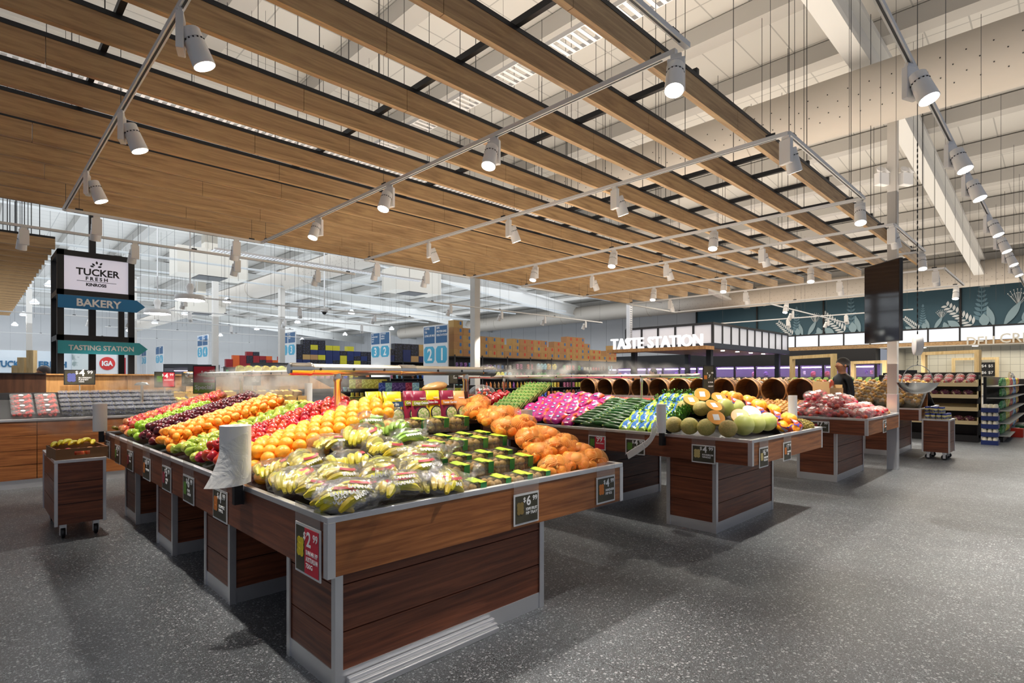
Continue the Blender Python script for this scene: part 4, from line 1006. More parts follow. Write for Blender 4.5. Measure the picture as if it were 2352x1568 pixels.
for row in range(6):
    for col in range(5):
        x = 5.19+.15*row; y = 3.03+.115*col; p = (x+.08, y, surf2(x+.08, y)+.045+.02*(row % 2)); r = (random.uniform(-.2, .2), -.3, .25+random.uniform(-.15, .15))
        lb = 'celery bunch in blue and lime printed sleeve on the melon stand'
        if first: e.location = p; e.rotation_euler = r; e['label'] = lb; first = False; CE = e
        else: dup(CE, p, r, lb)
# loose leafy celery row between melons and celery sleeves
b = MB(); rr_ = random.Random(9)
for i in range(900):
    u = rr_.random(); x = 5.3+.8*u; y = 2.96+rr_.uniform(-.05, .06); z = surf2(x, y)+rr_.uniform(.03, .13)
    p = Vector((x, y, z)); d = Vector((rr_.uniform(-1, 1), rr_.uniform(-1, 1), rr_.uniform(-.2, 1))).normalized()*.035; s = d.cross(Vector((rr_.random(), rr_.random(), rr_.random()))).normalized()*.013
    b.add([p, p+d*.5+s, p+d, p+d*.5-s], [(0, 1, 2, 3)])
tag(b.build('parsley_leaves', F_LEAF), 'row of loose curly green leaves between melons and sleeved celery', 'leafy greens', None, 'stuff')
rank_labels([o for o in C.objects if o.name.startswith('celery_bunch')], 'blue-sleeved celery', 'of the melon stand', 6)
rank_labels([o for o in C.objects if o.name.startswith('pineapple') and not o.name.startswith('pineapple_r')], 'pineapple', 'of the melon stand', 2)
# zucchini
zu = MB().path([(-.11, 0, 0), (-.105, 0, 0), (-.06, 0, .004), (0, 0, .007), (.06, 0, .004), (.095, 0, 0), (.115, 0, -.002)], [.008, .018, .025, .026, .025, .018, .009], 10).build('zucchini', F_CUC, None, True)
MB().path([(.11, 0, -.002), (.135, 0, 0)], [.009, .007], 6).build('stalk_end', pmat('stalk_pale', hexc('9aa85a'), .5), zu); zu['category'] = 'zucchini'
zp = []
for i in range(11):
    for j in range(4):
        x = 5.2+.078*i; y = 3.66+.145*j
        zp.append((x, y+random.uniform(-.02, .02), surf2(x, y)+.03+.025*(j % 2)))
first = True
for p in zp:
    r = (0, -.1, PI/2+.35+random.uniform(-.2, .2))
    if first: zu.location = p; zu.rotation_euler = r; tag(zu, 'dark green zucchini in the rows left of the celery', 'zucchini', 'zucchini on the melon stand'); first = False
    else: dup(zu, p, r, scale=random.uniform(.9, 1.15))
# carrot bags
P_CAR = pmat('carrot_bag', hexc('b01a78'), .25, col2=hexc('e8602c'), cscale=8, ramp=(.52, .58), bump=.5, bscale=22, randomize=.1)
cb = empty('carrot_bag', (0, 0, 0), 0, 'x', 'carrot bag', 'pink carrot bags on the melon stand')
pillow(.26, .15, .075, 1).build('printed_bag', P_CAR, cb, 'all')
MB().lathe([(.022, 0), (.022, .002)], 14, 0, TR((-.02, 0, .040))).build('round_logo', pmat('logo_blue', hexc('2f55a8'), .4), cb)
MB().lathe([(.012, 0), (.012, .003)], 12, 0, TR((-.02, 0, .040))).build('logo_centre', M_WHT_TXT, cb)
first = True
for i in range(7):
    for j in range(7):
        x = 5.22+.125*i; y = 4.30+.155*j+.07*(i % 2); p = (x, y, surf2(x, y)+.05+.015*(j % 2)+.03*max(0, math.sin(j/6*PI))); r = (random.uniform(-.1, .3), -.35, random.uniform(-.5, .5)+.3)
        lb = 'pink and orange printed bag of carrots on the melon stand'
        if first: cb.location = p; cb.rotation_euler = r; cb['label'] = lb; first = False
        else: dup(cb, p, r, lb)
rank_labels([o for o in C.objects if o.name.startswith('carrot_bag')], 'pink carrot bag', 'of the melon stand', 6)
# asparagus bunches
ab = empty('asparagus_bunch', (0, 0, 0), 0, 'x', 'asparagus', 'asparagus bunches on the melon stand')
b = MB(); c = MB()
for i in range(12):
    a = i*2.4; rr = .009*math.sqrt(i); y, z = rr*math.cos(a), rr*math.sin(a)
    b.tube((-.1, y, z), (.09, y, z), .005, 6); c.blob((.105, y, z), (.02, .007, .007), 6, 4)
b.build('spears', pmat('spear_green', hexc('9aa858'), .4), ab, True); c.build('spear_tips', F_LEAF, ab, 'all')
first = True
for i in range(10):
    for j in range(7):
        x = 5.2+.095*i; y = 5.42+.075*j; p = (x, y, surf2(x, y)+.05+.012*i); r = (0, -.7, random.uniform(-.15, .15))
        if first: ab.location = p; ab.rotation_euler = r; ab['label'] = 'tied bunch of asparagus left of the pink carrot bags'; first = False
        else: dup(ab, p, r)
# capsicums
cp = MB().blob((0, 0, 0), (.045, .042, .055), 16, 10, 0, lambda t, p: (1+.08*math.cos(4*p))*(1-.12*max(0, -math.cos(t)))).build('red_capsicum', F_CAPS, None, 'all')
MB().tube((0, 0, .045), (.005, 0, .075), .006, 6).build('stem', F_LEAF, cp); cp['category'] = 'capsicum'
spread(cp, pack(5.15, 6.05, 5.98, 6.5, surf2, .048, layers=2), 'red capsicum left of the asparagus', 'red capsicums', tilt=1.4)
# spring onions
so = empty('spring_onion_bunch', (0, 0, 0), 0, 'x', 'spring onions', 'spring onion bunches on the melon stand')
b = MB(); c = MB(); rr_ = random.Random(4)
for i in range(14):
    y = rr_.uniform(-.03, .03); z = rr_.uniform(-.02, .02)
    b.path([(-.3, y*.5, z), (0, y, z+.01), (.3, y*2.4, z+rr_.uniform(-.03, .05))], [.005, .006, .003], 5); c.blob((-.31, y*.5, z), (.02, .009, .009), 6, 4)
b.build('green_stalks', pmat('onion_stalk', hexc('2f6a24'), .4, col2=hexc('5a9438'), cscale=12), so, True); c.build('white_bulbs', pmat('bulb_white', (.8, .82, .7), .4), so, 'all')
for i in range(8):
    p = (5.42+.05*i, 6.62+.05*i, surf2(5.5, 6.6)+.06+.02*(i % 4)); r = (0, -.25, -.75+random.uniform(-.1, .1))
    if i == 0: so.location = p; so.rotation_euler = r; so['label'] = 'bunch of long green spring onions behind the mandarin nets'
    else: dup(so, p, r)
TOMM = seed_fruit('tomato', SPH(.034, .85), F_TOM, .006, 12); TOMM['category'] = 'tomato'
spread(TOMM, pack(5.15, 6.05, 7.05, 8.0, surf2, .038, layers=1)[:140], 'red vine tomato at the far left of the melon stand', 'vine tomatoes on the melon stand', tilt=.8)
# cherry tomato punnets on the spine of stand 2
pn = empty('tomato_punnet', (0, 0, 0), 0, 'x', 'tomato punnet', 'cherry tomato punnets')
for i in range(12): MB().blob((0, 0, 0), (.021, .021, .02), 8, 6).build('cherry_tomato', F_TOM, pn, 'all', loc=(-.055+.037*(i % 4), -.037+.037*(i//4), .024))
MB().box(-.08, .08, -.06, .06, 0, .06).box(-.07, .07, -.05, .05, .06, .075).build('clear_punnet', MATS['punnet_plastic'], pn)
first = True
for j in range(12):
    for k in range(2):
        p = (6.15+.15*k, 3.35+.17*j, 1.21); lb = 'clear punnet of cherry tomatoes along the top of the melon stand'
        if first: pn.location = p; pn['label'] = lb; first = False
        else: dup(pn, p, (0, 0, PI/2), lb)
o = MB().box(6.02, 6.5, 3.2, 5.9, 1.16, 1.2).box(6.0, 6.02, 3.2, 5.9, .98, 1.235).box(6.1, 6.42, 3.3, 3.34, .95, 1.16).box(6.1, 6.42, 5.7, 5.74, .95, 1.16).build('riser_shelf', M_BLACK); tag(o, 'black riser shelf behind the zucchini and celery', 'shelf')
tb = empty('tomato_bag', (6.2, 7.0, 1.17), 0, 'large clear bag of red tomatoes on the top of the melon stand', 'tomato bag')
for i in range(14): 
    o = bpy.data.objects.new('tomato', TOMM.data); C.objects.link(o); o.parent = tb; a = i*2.4; o.location = (.05*math.sqrt(i)*math.cos(a)*.8, .05*math.sqrt(i)*math.sin(a), .04+.05*(i % 3))
MB().blob((0, 0, .1), (.2, .24, .13), 20, 12, 0, lambda t, p: 1+.05*math.sin(6*p)).build('bag_film', M_FILM, tb, 'all')
# ================================================================ STAND 3 PRODUCE
def surf3(x, y):
    u = min((x-8.94)/.95, (10.9-x)/.95)
    if y < 2.8: u = min(u, (y-2.02)/.8)
    return .90+.24*max(0, min(1, u))
rb = empty('tomato_bag', (0, 0, 0), 0, 'x', 'tomato bag', 'bagged tomatoes on the tomato stand')
for i in range(9):
    o = bpy.data.objects.new('tomato', TOMM.data); C.objects.link(o); o.parent = rb; a = i*2.4; o.location = (.04*math.sqrt(i)*math.cos(a), .036*math.sqrt(i)*math.sin(a), .03+.045*(i % 2))
MB().blob((0, 0, .055), (.14, .12, .075), 18, 12, 0, lambda t, p: 1+.07*math.sin(5*p+t*3)).build('bag_film', film('pinkish_film', (1, .85, .85), .88, .18, .8, 14), rb, 'all')
MB().box(-.04, .04, -.03, .03, .128, .13).build('white_label', M_WHT_TXT, rb)
pts = [(x, y, surf3(x, y)+.01+.0) for y in (2.14, 2.34, 2.54, 2.74, 2.94) for x in (9.08, 9.3, 9.52, 9.74, 9.96, 10.18)]
pts += [(9.2, 2.45, 1.1), (9.4, 2.6, 1.14), (9.65, 2.55, 1.16), (9.85, 2.5, 1.12), (9.5, 2.8, 1.2), (9.3, 2.8, 1.18), (10.05, 2.6, 1.12)]
for i, p in enumerate(pts):
    p = (p[0]+random.uniform(-.03, .03), p[1]+random.uniform(-.03, .03), p[2]); r = (random.uniform(-.1, .5), random.uniform(-.4, .1), random.uniform(-1, 1)-.5)
    lb = 'clear bag of red tomatoes with white label on the tomato stand'
    if i == 0: rb.location = p; rb.rotation_euler = r; rb['label'] = lb
    else: dup(rb, p, r, lb)
rank_labels([o for o in C.objects if o.name.startswith('tomato_bag') and o.location.x > 8], 'bagged tomatoes', 'of the tomato stand', 5)
ONI = seed_fruit('brown_onion', [(0, -.034), (.012, -.034), (.03, -.024), (.04, -.004), (.038, .012), (.025, .028), (.009, .036), (.005, .046), (0, .047)], F_ONI, 0, 12); ONI['category'] = 'onion'
pts = pack(10.25, 10.74, 2.06, 3.0, surf3, .042, layers=1)+pack(9.0, 9.75, 3.05, 7.9, surf3, .044)
pts = [p for p in pts if p[0] > 10.2 or p[0] < 9.75]
spread(ONI, pts[:290], 'loose brown onion on the tomato stand', 'brown onions', tilt=.9)
# bushel baskets lying on their sides, mouths to the left
M_BASK = wood('basket_wood', hexc('53361e'), hexc('96683a'), .6, 'xy', 6)
bk = empty('bushel_basket', (0, 0, 0), 0, 'x', 'basket', 'round wooden baskets on the tomato stand')
b = MB(); n = 24
for k in range(n):      # staves
    a0 = 2*PI*k/n; a1 = 2*PI*(k+1)/n; vs = []
    for x, r in ((0, .205), (.14, .195), (.28, .165)):
        for a in (a0, a1):
            for q in (0, .008): vs.append((x, (r-q)*math.cos(a), (r-q)*math.sin(a)))
    b.add(vs, [(0, 4, 6, 2), (4, 8, 10, 6), (1, 3, 7, 5), (5, 7, 11, 9), (0, 1, 5, 4), (4, 5, 9, 8), (2, 6, 7, 3), (6, 10, 11, 7), (0, 2, 3, 1)])
b.build('staves', M_BASK, bk)
RYX = RY(PI/2)
MB().lathe([(.212, -.006), (.212, .025), (.203, .025), (.203, -.006), (.212, -.006)], 40, 0, RYX, False).build('rim_hoop', M_OAKV, bk, True)
MB().lathe([(.203, .13), (.203, .15), (.197, .15)], 40, 0, RYX, False).build('middle_hoop', M_OAKV, bk, True)
MB().lathe([(0, .275), (.168, .275), (.168, .285), (0, .285)], 24, 0, RYX, False).build('basket_bottom', M_DKV, bk)
for i in range(11):
    p = (9.62+(.03 if i % 2 else 0), 3.1+.43*i, 1.30); r = (0, -.12, random.uniform(-.12, .1))
    lb = 'round wooden bushel basket tipped on its side, %s from the right' % ORD[i]
    if i == 0: bk.location = p; bk.rotation_euler = r; bk['label'] = lb
    else: dup(bk, p, r, lb)
o = MB().box(9.6, 10.2, 2.85, 7.95, 1.06, 1.1).box(9.7, 10.1, 2.9, 2.95, .9, 1.06).box(9.7, 10.1, 7.7, 7.75, .9, 1.06).build('basket_shelf', M_STAND); tag(o, 'timber shelf carrying the round baskets', 'shelf')
# cardboard carton with bagged carrots
e = empty('cardboard_bin', (9.72, 2.72, 1.16), -.3, 'open cardboard bin with printed carrot packs behind the tomato bags', 'cardboard bin')
b = MB().box(-.17, .17, -.14, -.13, 0, .2).box(-.17, .17, .13, .14, 0, .3).box(-.17, -.16, -.13, .13, 0, .3).box(.16, .17, -.13, .13, 0, .25).box(-.17, .17, -.13, .13, 0, .01).build('carton_walls', M_KRAFT, e)
for i in range(4): pillow(.11, .06, .26, i).build('snack_pack', pmat('pack_orange', hexc('e0562a'), .3, col2=(.8, .82, .85), cscale=14, ramp=(.48, .55)), e, 'all', loc=(-.11+.075*i, .03*(i % 2), .2), rot=(.1, .1*(i-1.5), .2))
# ================================================================ STAND 4: potato bags in timber bins
def surf4(x, y): return .90+.42*max(0, min(1, (x-12.84)/.95))
M_POTB = pmat('potato_mesh_bag', hexc('cfa662'), .5, col2=hexc('e8d8a8'), cscale=16, bump=.6, bscale=30, randomize=.08)
pb = empty('potato_bag', (0, 0, 0), 0, 'x', 'potato bag', 'bagged potatoes on the far stand')
pillow(.27, .21, .14, 2, wr=.08).build('bag_film', film('potato_film', (1, .97, .88), .84, .2, .9, 16, body=(.9, .85, .7)), pb, 'all')
PTM = MB().blob((0, 0, 0), (.042, .036, .032), 10, 8).mesh('potato', F_POT, True)
for i in range(9):
    o = bpy.data.objects.new('potato', PTM); C.objects.link(o); o.parent = pb; o.location = (-.09+.062*(i//2 % 4), -.045+.09*(i % 2) if i < 8 else 0, .012+.03*(i % 3)); o.rotation_euler = (i, i*.7, i*1.3)
first = True
for tier in range(4):
    for j in range(22):
        x = 13.0+.24*tier; y = 2.18+.255*j; p = (x, y, surf4(x, y)+.09); r = (0, -.45, PI/2+random.uniform(-.2, .2)); lb = 'clear printed bag of potatoes on the stand behind the column'
        if first: pb.location = p; pb.rotation_euler = r; pb['label'] = lb; first = False; PBG = pb
        else: dup(pb, p, r, lb)
def potlab(): rank_labels([o for o in C.objects if o.name.startswith('potato_bag')], 'potato bag', 'behind the steel column', 6)
for j in range(6):
    y = 2.55+j*1.02
    o = MB().add([(12.86, y, .93), (13.8, y, 1.36), (13.8, y, 1.52), (12.86, y, 1.06), (12.86, y+.02, .93), (13.8, y+.02, 1.36), (13.8, y+.02, 1.52), (12.86, y+.02, 1.06)], [(0, 1, 2, 3), (7, 6, 5, 4), (0, 4, 5, 1), (1, 5, 6, 2), (2, 6, 7, 3), (3, 7, 4, 0)]).build('bin_divider', M_PINE)
    tag(o, 'sloping pale timber divider between potato bags, %s from the right' % ORD[j], 'divider', 'timber dividers of the potato stand')
for j in range(3):
    for i in range(4):
        dup(PBG, (14.1+.22*j*.8, 2.25+.3*i, 1.3-.12*j), (0, .35, PI/2+random.uniform(-.2, .2)), 'clear printed bag of potatoes on the stand behind the column')
potlab()
# ================================================================ MIST PIPES
M_PIPE = pmat('mist_pipe_steel', (.84, .79, .68), .27, 1)
def hpipe(p0, p1, r, label, posts, holes=True, z0=1.2, caps=(1, 1)):
    p0 = Vector(p0); p1 = Vector(p1); d = p1-p0; L_ = d.length; a = math.atan2(d.y, d.x)
    e = empty('mist_pipe', p0, a, label, 'mist pipe')
    MB().lathe([(r, 0), (r, L_)], 24, 0, RYX, True).build('pipe_tube', M_PIPE, e, True)
    b = MB()
    xs = [0]*caps[0]+[L_-.16]*caps[1]
    for x in xs: b.lathe([(r*.9, x-.01), (r*1.14, x), (r*1.14, x+.13), (r*1.22, x+.14), (r*1.22, x+.155), (r*1.1, x+.17)], 24, 0, RYX, True)
    b.lathe([(r*1.02, L_/2-.08), (r*1.16, L_/2-.075), (r*1.16, L_/2+.075), (r*1.02, L_/2+.08)], 24, 0, RYX, True)
    b.build('end_coupling', M_CHROME, e, True)
    if holes:
        b = MB()
        for i in range(int(L_/.28)):
            for s_ in (-1, 1): b.lathe([(.011, 0), (.011, .004)], 10, 0, TR((.22+i*.28, s_*(r-.002), .0)) @ RX(-s_*PI/2))
        b.build('mist_holes', M_DARK, e)
    for x in posts:
        MB().lathe([(r*.62, z0-p0.z), (r*.62, -.10), (r*.78, -.09), (r*.78, -.05), (r*.66, -.04), (r*.66, 0)], 16, 0, TR((x, 0, 0)), False).build('support_post', M_PIPE, e, True)
    return e
hpipe((1.72, 4.1, 1.575), (3.78, 4.1, 1.575), .042, 'thick polished mist pipe across the middle of the nearest stand', [.38, 1.7], z0=1.1)
hpipe((2.36, 4.14, 1.56), (2.36, 9.3, 1.56), .032, 'long polished mist pipe running back along the nearest stand', [2.9], z0=1.2)
hpipe((6.1, 3.06, 1.535), (6.1, 7.6, 1.535), .026, 'mist pipe over the celery and carrots of the melon stand', [.78, 3.3], z0=1.2)
e = empty('mist_outlet', (1.98, 10.35, 0), 0, 'domed steel mist outlet on a slim post at the berry display', 'mist outlet')
MB().tube((0, 0, .96), (0, 0, 1.4), .022, 12).build('post', M_PIPE, e, True); MB().lathe([(.02, 1.4), (.1, 1.40), (.105, 1.41), (.07, 1.44), (0, 1.452)], 24).build('dome', M_CHROME, e, True)
# ================================================================ BERRY DISPLAY along the left
e = empty('berry_stand', (-4, 10.1, 0), 0, 'long timber wall stand holding berry punnets at the left', 'produce stand')
W = 9.4
for i in range(8):
    groove_panel(MB(), i*1.175+.004, (i+1)*1.175-.004, 0, .03, .12, .915, [.32, .52, .72]).build('front_panel', M_RIMW, e)
MB().box(.0, W, .02, .05, 0, .12).build('kickboard', M_STEEL, e)
bevel(MB().box(0, W, -.012, .05, .915, .95).box(W-.04, W+.004, .05, 1.0, .915, .95).build('rim_trim', M_STEEL, e), .004)
MB().box(W-.03, W, .03, 1.0, .1, .915).build('end_panel', M_RIMW, e)
vs = [(0, .05, .92), (W-.04, .05, .92), (W-.04, .62, 1.20), (0, .62, 1.20)]
MB().add(vs+[(x, y, z-.03) for x, y, z in vs], [(0, 1, 2, 3), (7, 6, 5, 4)]).build('sloped_shelf', M_BLACK, e)
MB().box(0, W, .62, .66, .9, 1.30).build('back_ledge', M_DARK, e)
MB().box(0, W, .03, 1.0, .02, .1).build('base', M_DARK, e)
o = MB().box(-4, .86, 10.96, 11.0, 0, 1.575).build('partition_panel', M_DKV); tag(o, 'dark brown panel behind the strawberry punnets at far left', 'panel')
MB().box(-4, .86, 10.93, 11.03, 1.575, 1.59).build('panel_cap', M_BLACK, o)
for i in range(4):
    x0 = .865+i*1.03
    o = MB().box(x0, x0+1.025, 10.96, 11.0, 0, 1.56).build('partition_panel', M_OAKV); tag(o, 'warm oak panel behind the berry stand, %s from the left' % ORD[i], 'panel', 'oak panels behind the berries')
    MB().box(x0, x0+1.025, 10.93, 11.03, 1.56, 1.58).build('panel_cap', M_OAKV, o)
o = MB().add([(5.0, 10.96, 0), (5.9, 10.96, 0), (5.9, 10.96, 1.1), (5.0, 10.96, 1.56), (5.0, 11.0, 0), (5.9, 11.0, 0), (5.9, 11.0, 1.1), (5.0, 11.0, 1.56)], [(0, 1, 2, 3), (7, 6, 5, 4), (0, 4, 5, 1), (1, 5, 6, 2), (2, 6, 7, 3), (3, 7, 4, 0)]).build('partition_panel', M_OAKV); tag(o, 'oak end panel with sloping top, right of the small cartons', 'panel')
def sb(y): return .935+.28*(y-10.15)/.57
def punnet(name, W, D_, H, berry, nb_, label, group, rb_=.014, sticker=True, top=None):
    e = empty(name, (0, 0, 0), 0, label, 'berry punnet', group)
    b = MB(); rr_ = random.Random(3)
    for i in range(nb_): b.blob((rr_.uniform(-W/2+rb_, W/2-rb_), rr_.uniform(-D_/2+rb_, D_/2-rb_), rr_.uniform(rb_, H-rb_)), (rb_, rb_, rb_), 7, 5)
    o = b.build('berries', berry, e, 'all'); o['kind'] = 'stuff'
    MB().box(-W/2, W/2, -D_/2, D_/2, 0, H*.8).box(-W/2-.004, W/2+.004, -D_/2-.004, D_/2+.004, H*.8, H*.86).box(-W/2+.008, W/2-.008, -D_/2+.006, D_/2-.006, H*.86, H).build('clear_punnet', MATS['punnet_plastic'], e)
    if sticker: MB().lathe([(.028, 0), (.028, .002)], 10, 0, TR((0, 0, H))).build('sticker', M_WHT_TXT, e)
    return e
M_STRAW = pmat('strawberry', hexc('c4141e'), .3, col2=hexc('e05a50'), cscale=40); M_BLUEB = pmat('blueberry', hexc('242a48'), .5, col2=hexc('56608c'), cscale=30)
M_MIX = pmat('mixed_berry', hexc('b02030'), .4, col2=hexc('7a8a2c'), cscale=22, ramp=(.5, .55))
pS = punnet('strawberry_punnet', .24, .16, .085, M_STRAW, 34, 'clear strawberry punnet with white sticker beside the blueberries', 'strawberry punnets', .02)
pB = punnet('blueberry_punnet', .12, .11, .055, M_BLUEB, 26, 'clear blueberry punnet in the long grey rows behind the bag roll', 'blueberry punnets', .011, False)
pM = punnet('mixed_punnet', .16, .12, .06, M_MIX, 22, 'small red and green fruit punnet at the far left of the berry stand', 'mixed punnets', .015, False)
f = [True]*3
for r_ in range(4):
    for c_ in range(2):
        for s_ in range(1):
            p = (.56+.27*c_, 10.24+.14*r_, sb(10.2+.14*r_)+.02); q = (.35, 0, 0)
            if f[0]: pS.location = p; pS.rotation_euler = q; f[0] = False
            else: dup(pS, p, q)
for r_ in range(4):
    for c_ in range(6):
        for s_ in range(2):
            p = (-.75+.19*c_, 10.22+.14*r_, sb(10.2+.14*r_)+.02+.062*s_); q = (.3, 0, 0)
            if f[2]: pM.location = p; pM.rotation_euler = q; f[2] = False
            else: dup(pM, p, q)
for r_ in range(5):
    for c_ in range(16):
        for s_ in range(2):
            p = (1.04+.13*c_, 10.22+.12*r_, sb(10.2+.12*r_)+.01+.057*s_); q = (.3, 0, 0)
            if f[1]: pB.location = p; pB.rotation_euler = q; f[1] = False
            else: dup(pB, p, q)
# little cardboard fruit cartons
ct = empty('fruit_carton', (0, 0, 0), 0, 'x', 'fruit carton', 'small open cardboard fruit cartons')
MB().box(-.085, .085, -.08, -.076, 0, .12).box(-.085, .085, .076, .08, 0, .2).box(-.085, -.081, -.076, .076, 0, .12).box(.081, .085, -.076, .076, 0, .12).box(-.081, .081, -.076, .076, 0, .005).build('carton_walls', M_KRAFT, ct)
for i in range(4):
    o = bpy.data.objects.new('pale_apple', bpy.data.objects['yellow_apple'].data); C.objects.link(o); o.parent = ct; o.location = (-.038+.076*(i % 2), -.036+.072*(i//2), .09)
first = True
for r_ in range(3):
    for c_ in range(11):
        if random.random() < .15: continue
        p = (2.55+.2*c_+random.uniform(-.02, .02), 10.25+.19*r_, sb(10.2+.19*r_)+.01); q = (.2, 0, random.uniform(-.2, .2)); lb = 'small open cardboard carton of pale apples'
        if first: ct.location = p; ct['label'] = lb; first = False
        else: dup(ct, p, q, lb)
for c_, z in ((0, .13), (1, .13), (0, .27)):
    dup(ct, (2.75+.2*c_, 10.68, sb(10.6)+.0+z), (0, 0, 0), 'small open cardboard carton of pale apples')
for nm_, wt in (('strawberry_punnet', 'strawberry punnet'), ('mixed_punnet', 'red and green punnet')): rank_labels([o for o in C.objects if o.name.startswith(nm_)], wt, 'of the berry stand', 4)
rank_labels([o for o in C.objects if o.name.startswith('fruit_carton')], 'small fruit carton', 'of the berry stand', 3)
# ================================================================ SIGN TOWER
TX0, TY0 = 1.13, 12.0
e = empty('sign_tower', (TX0, TY0, 0), 0, 'tall black framed sign tower behind the berry stand, with a white lit logo panel', 'sign tower')
b = MB()
for x in (0, 1.0):
    for y in (0, .9):
        MB().box(x-.045, x+.045, y-.045, y+.045, 0, 3.69).build('corner_post', M_BLACK, e)
for z in (3.60, 2.93, 2.16):
    b.box(-.045, 1.045, -.045, .045, z, z+.09).box(-.045, 1.045, .855, .945, z, z+.09).box(-.045, .045, .045, .855, z, z+.09).box(.955, 1.045, .045, .855, z, z+.09)
b.build('cross_frame', M_BLACK, e)
MB().box(.44, .54, .4, .5, 0, 6.3).build('centre_pole', M_BLACK, e)
pn_ = MB().box(.045, .955, .0, .03, 3.02, 3.60).build('lit_panel', pmat('lit_sign_face', (.62, .6, .66), .5, emit=(.8, .76, .88), estr=.35), e)
text('TUCKER', .165, M_BLK_TXT, pn_, TR((.21, -.002, 3.30)), 'logo_name', .002, .004, sx=.98)
text('F R E S H', .082, M_BLK_TXT, pn_, TR((.34, -.002, 3.215)), 'logo_word', .002, .003)
MB().box(.22, .78, -.003, 0, 3.19, 3.197).build('logo_rule', M_BLK_TXT, pn_)
text('KINROSS', .072, M_BLK_TXT, pn_, TR((.345, -.002, 3.115)), 'logo_place', .002, .003)
def leafshape(L_, W_, n=8): return [(W_/2*math.sin(PI*i/n), L_*i/n) for i in range(n+1)]+[(-W_/2*math.sin(PI*i/n), L_*i/n) for i in range(n-1, 0, -1)]
def leafM(x, z, a, y=-.002): return TR((x, y, z)) @ RX(PI/2) @ RZ(a)
b = MB()
for (x, z, a) in ((.47, 3.47, .7), (.50, 3.50, .1), (.54, 3.49, -.6), (.51, 3.455, -1.3), (.46, 3.455, 1.4)):
    b.prism(leafshape(.06, .032), .003, 0, leafM(x, z, a))
b.build('logo_leaves', M_BLK_TXT, pn_)
def arrow(z0, z1, body, label, col, x0, x1):
    e = empty('arrow_sign', (TX0, TY0-.07, 0), 0, label, 'arrow sign')
    m = (z0+z1)/2
    MB().prism([(x0, z0), (x1-.13, z0), (x1, m), (x1-.13, z1), (x0, z1)], .02, 0, TR((0, 0, 0)) @ RX(PI/2)).build('arrow_board', col, e)
    return e
A1 = arrow(2.70, 2.92, '', 'blue arrow sign reading BAKERY on the tower', pmat('arrow_blue', hexc('1f78b0'), .35), -.04, 1.2)
text('BAKERY', .175, M_WHT_TXT, A1, TR((.20, -.024, 2.75)), 'sign_lettering', .003, .005)
A2 = arrow(1.93, 2.15, '', 'turquoise arrow sign reading TASTING STATION on the tower', pmat('arrow_turquoise', hexc('3fb4c4'), .35), -.04, 1.24)
text('TASTING STATION', .118, M_WHT_TXT, A2, TR((.1, -.024, 1.995)), 'sign_lettering', .003, .003, sx=.92)
# ================================================================ GROCERY HALL
PCOL = ['b8322c', 'd8b02c', '2d5fa8', '3c8a4a', 'e0ddd0', '6a3a8a', 'c86a2c', '20242c', 'd9d24a', '8ec6dc', 'b86a90', '7a4a2c']
PM = [pmat('pack_%s' % c, hexc(c), .35, col2=tuple(min(1, v*1.6+.12) for v in hexc(c)), cscale=22, ramp=(.5, .56), randomize=.25) for c in PCOL]
def bottle_mesh(m): return MB().lathe([(0, 0), (.035, 0), (.036, .01), (.036, .13), (.014, .17), (.014, .2), (0, .2)], 10).mesh('bottle', m, True)
def box_mesh(m): return MB().box(-.05, .05, -.02, .02, 0, .17).box(-.045, .045, -.021, -.02, .04, .12).mesh('carton', m)
def jar_mesh(m): return MB().lathe([(0, 0), (.045, 0), (.045, .1), (.04, .105), (.04, .12), (0, .12)], 10).mesh('jar', m, True)
def bag_mesh(m):
    b = pillow(.17, .06, .22, 1, 7, 8); return b.mesh('packet', m, True)
def tin_mesh(m): return MB().lathe([(0, 0), (.038, 0), (.038, .1), (.035, .105), (0, .1)], 12).mesh('tin', m, True)
def snack_mesh(m): return MB().box(-.075, .075, -.012, .012, .012, .2).box(-.07, .07, -.003, .003, 0, .215).box(-.05, .05, -.0135, -.012, .06, .14).mesh('snack_pack', m)
PROD = {'tin': [tin_mesh(m) for m in PM], 'snack_pack': [snack_mesh(m) for m in PM], 'tub': [MB().lathe([(0, 0), (.04, 0), (.055, .09), (.058, .1), (0, .1)], 12).mesh('tub', m, True) for m in PM], 'bottle': [bottle_mesh(m) for m in PM], 'carton': [box_mesh(m) for m in PM], 'jar': [jar_mesh(m) for m in PM], 'packet': [bag_mesh(m) for m in PM]}
CNT = {}
CNAME = ['red', 'golden', 'blue', 'green', 'cream', 'purple', 'orange', 'black', 'lime yellow', 'sky blue', 'pink', 'brown']
def put_product(kind, loc, face, label, group, ci=None, sc=1):
    if CNT.get(kind, 0) >= 298: return
    CNT[kind] = CNT.get(kind, 0)+1
    if ci is None: ci = random.randrange(12)
    label = CNAME[ci]+' '+label; group = CNAME[ci]+' '+group
    o = bpy.data.objects.new(kind, PROD[kind][ci]); C.objects.link(o)
    o.location = loc; o.rotation_euler = (0, 0, face); o.scale = (sc,)*3
    tag(o, label, kind, group)
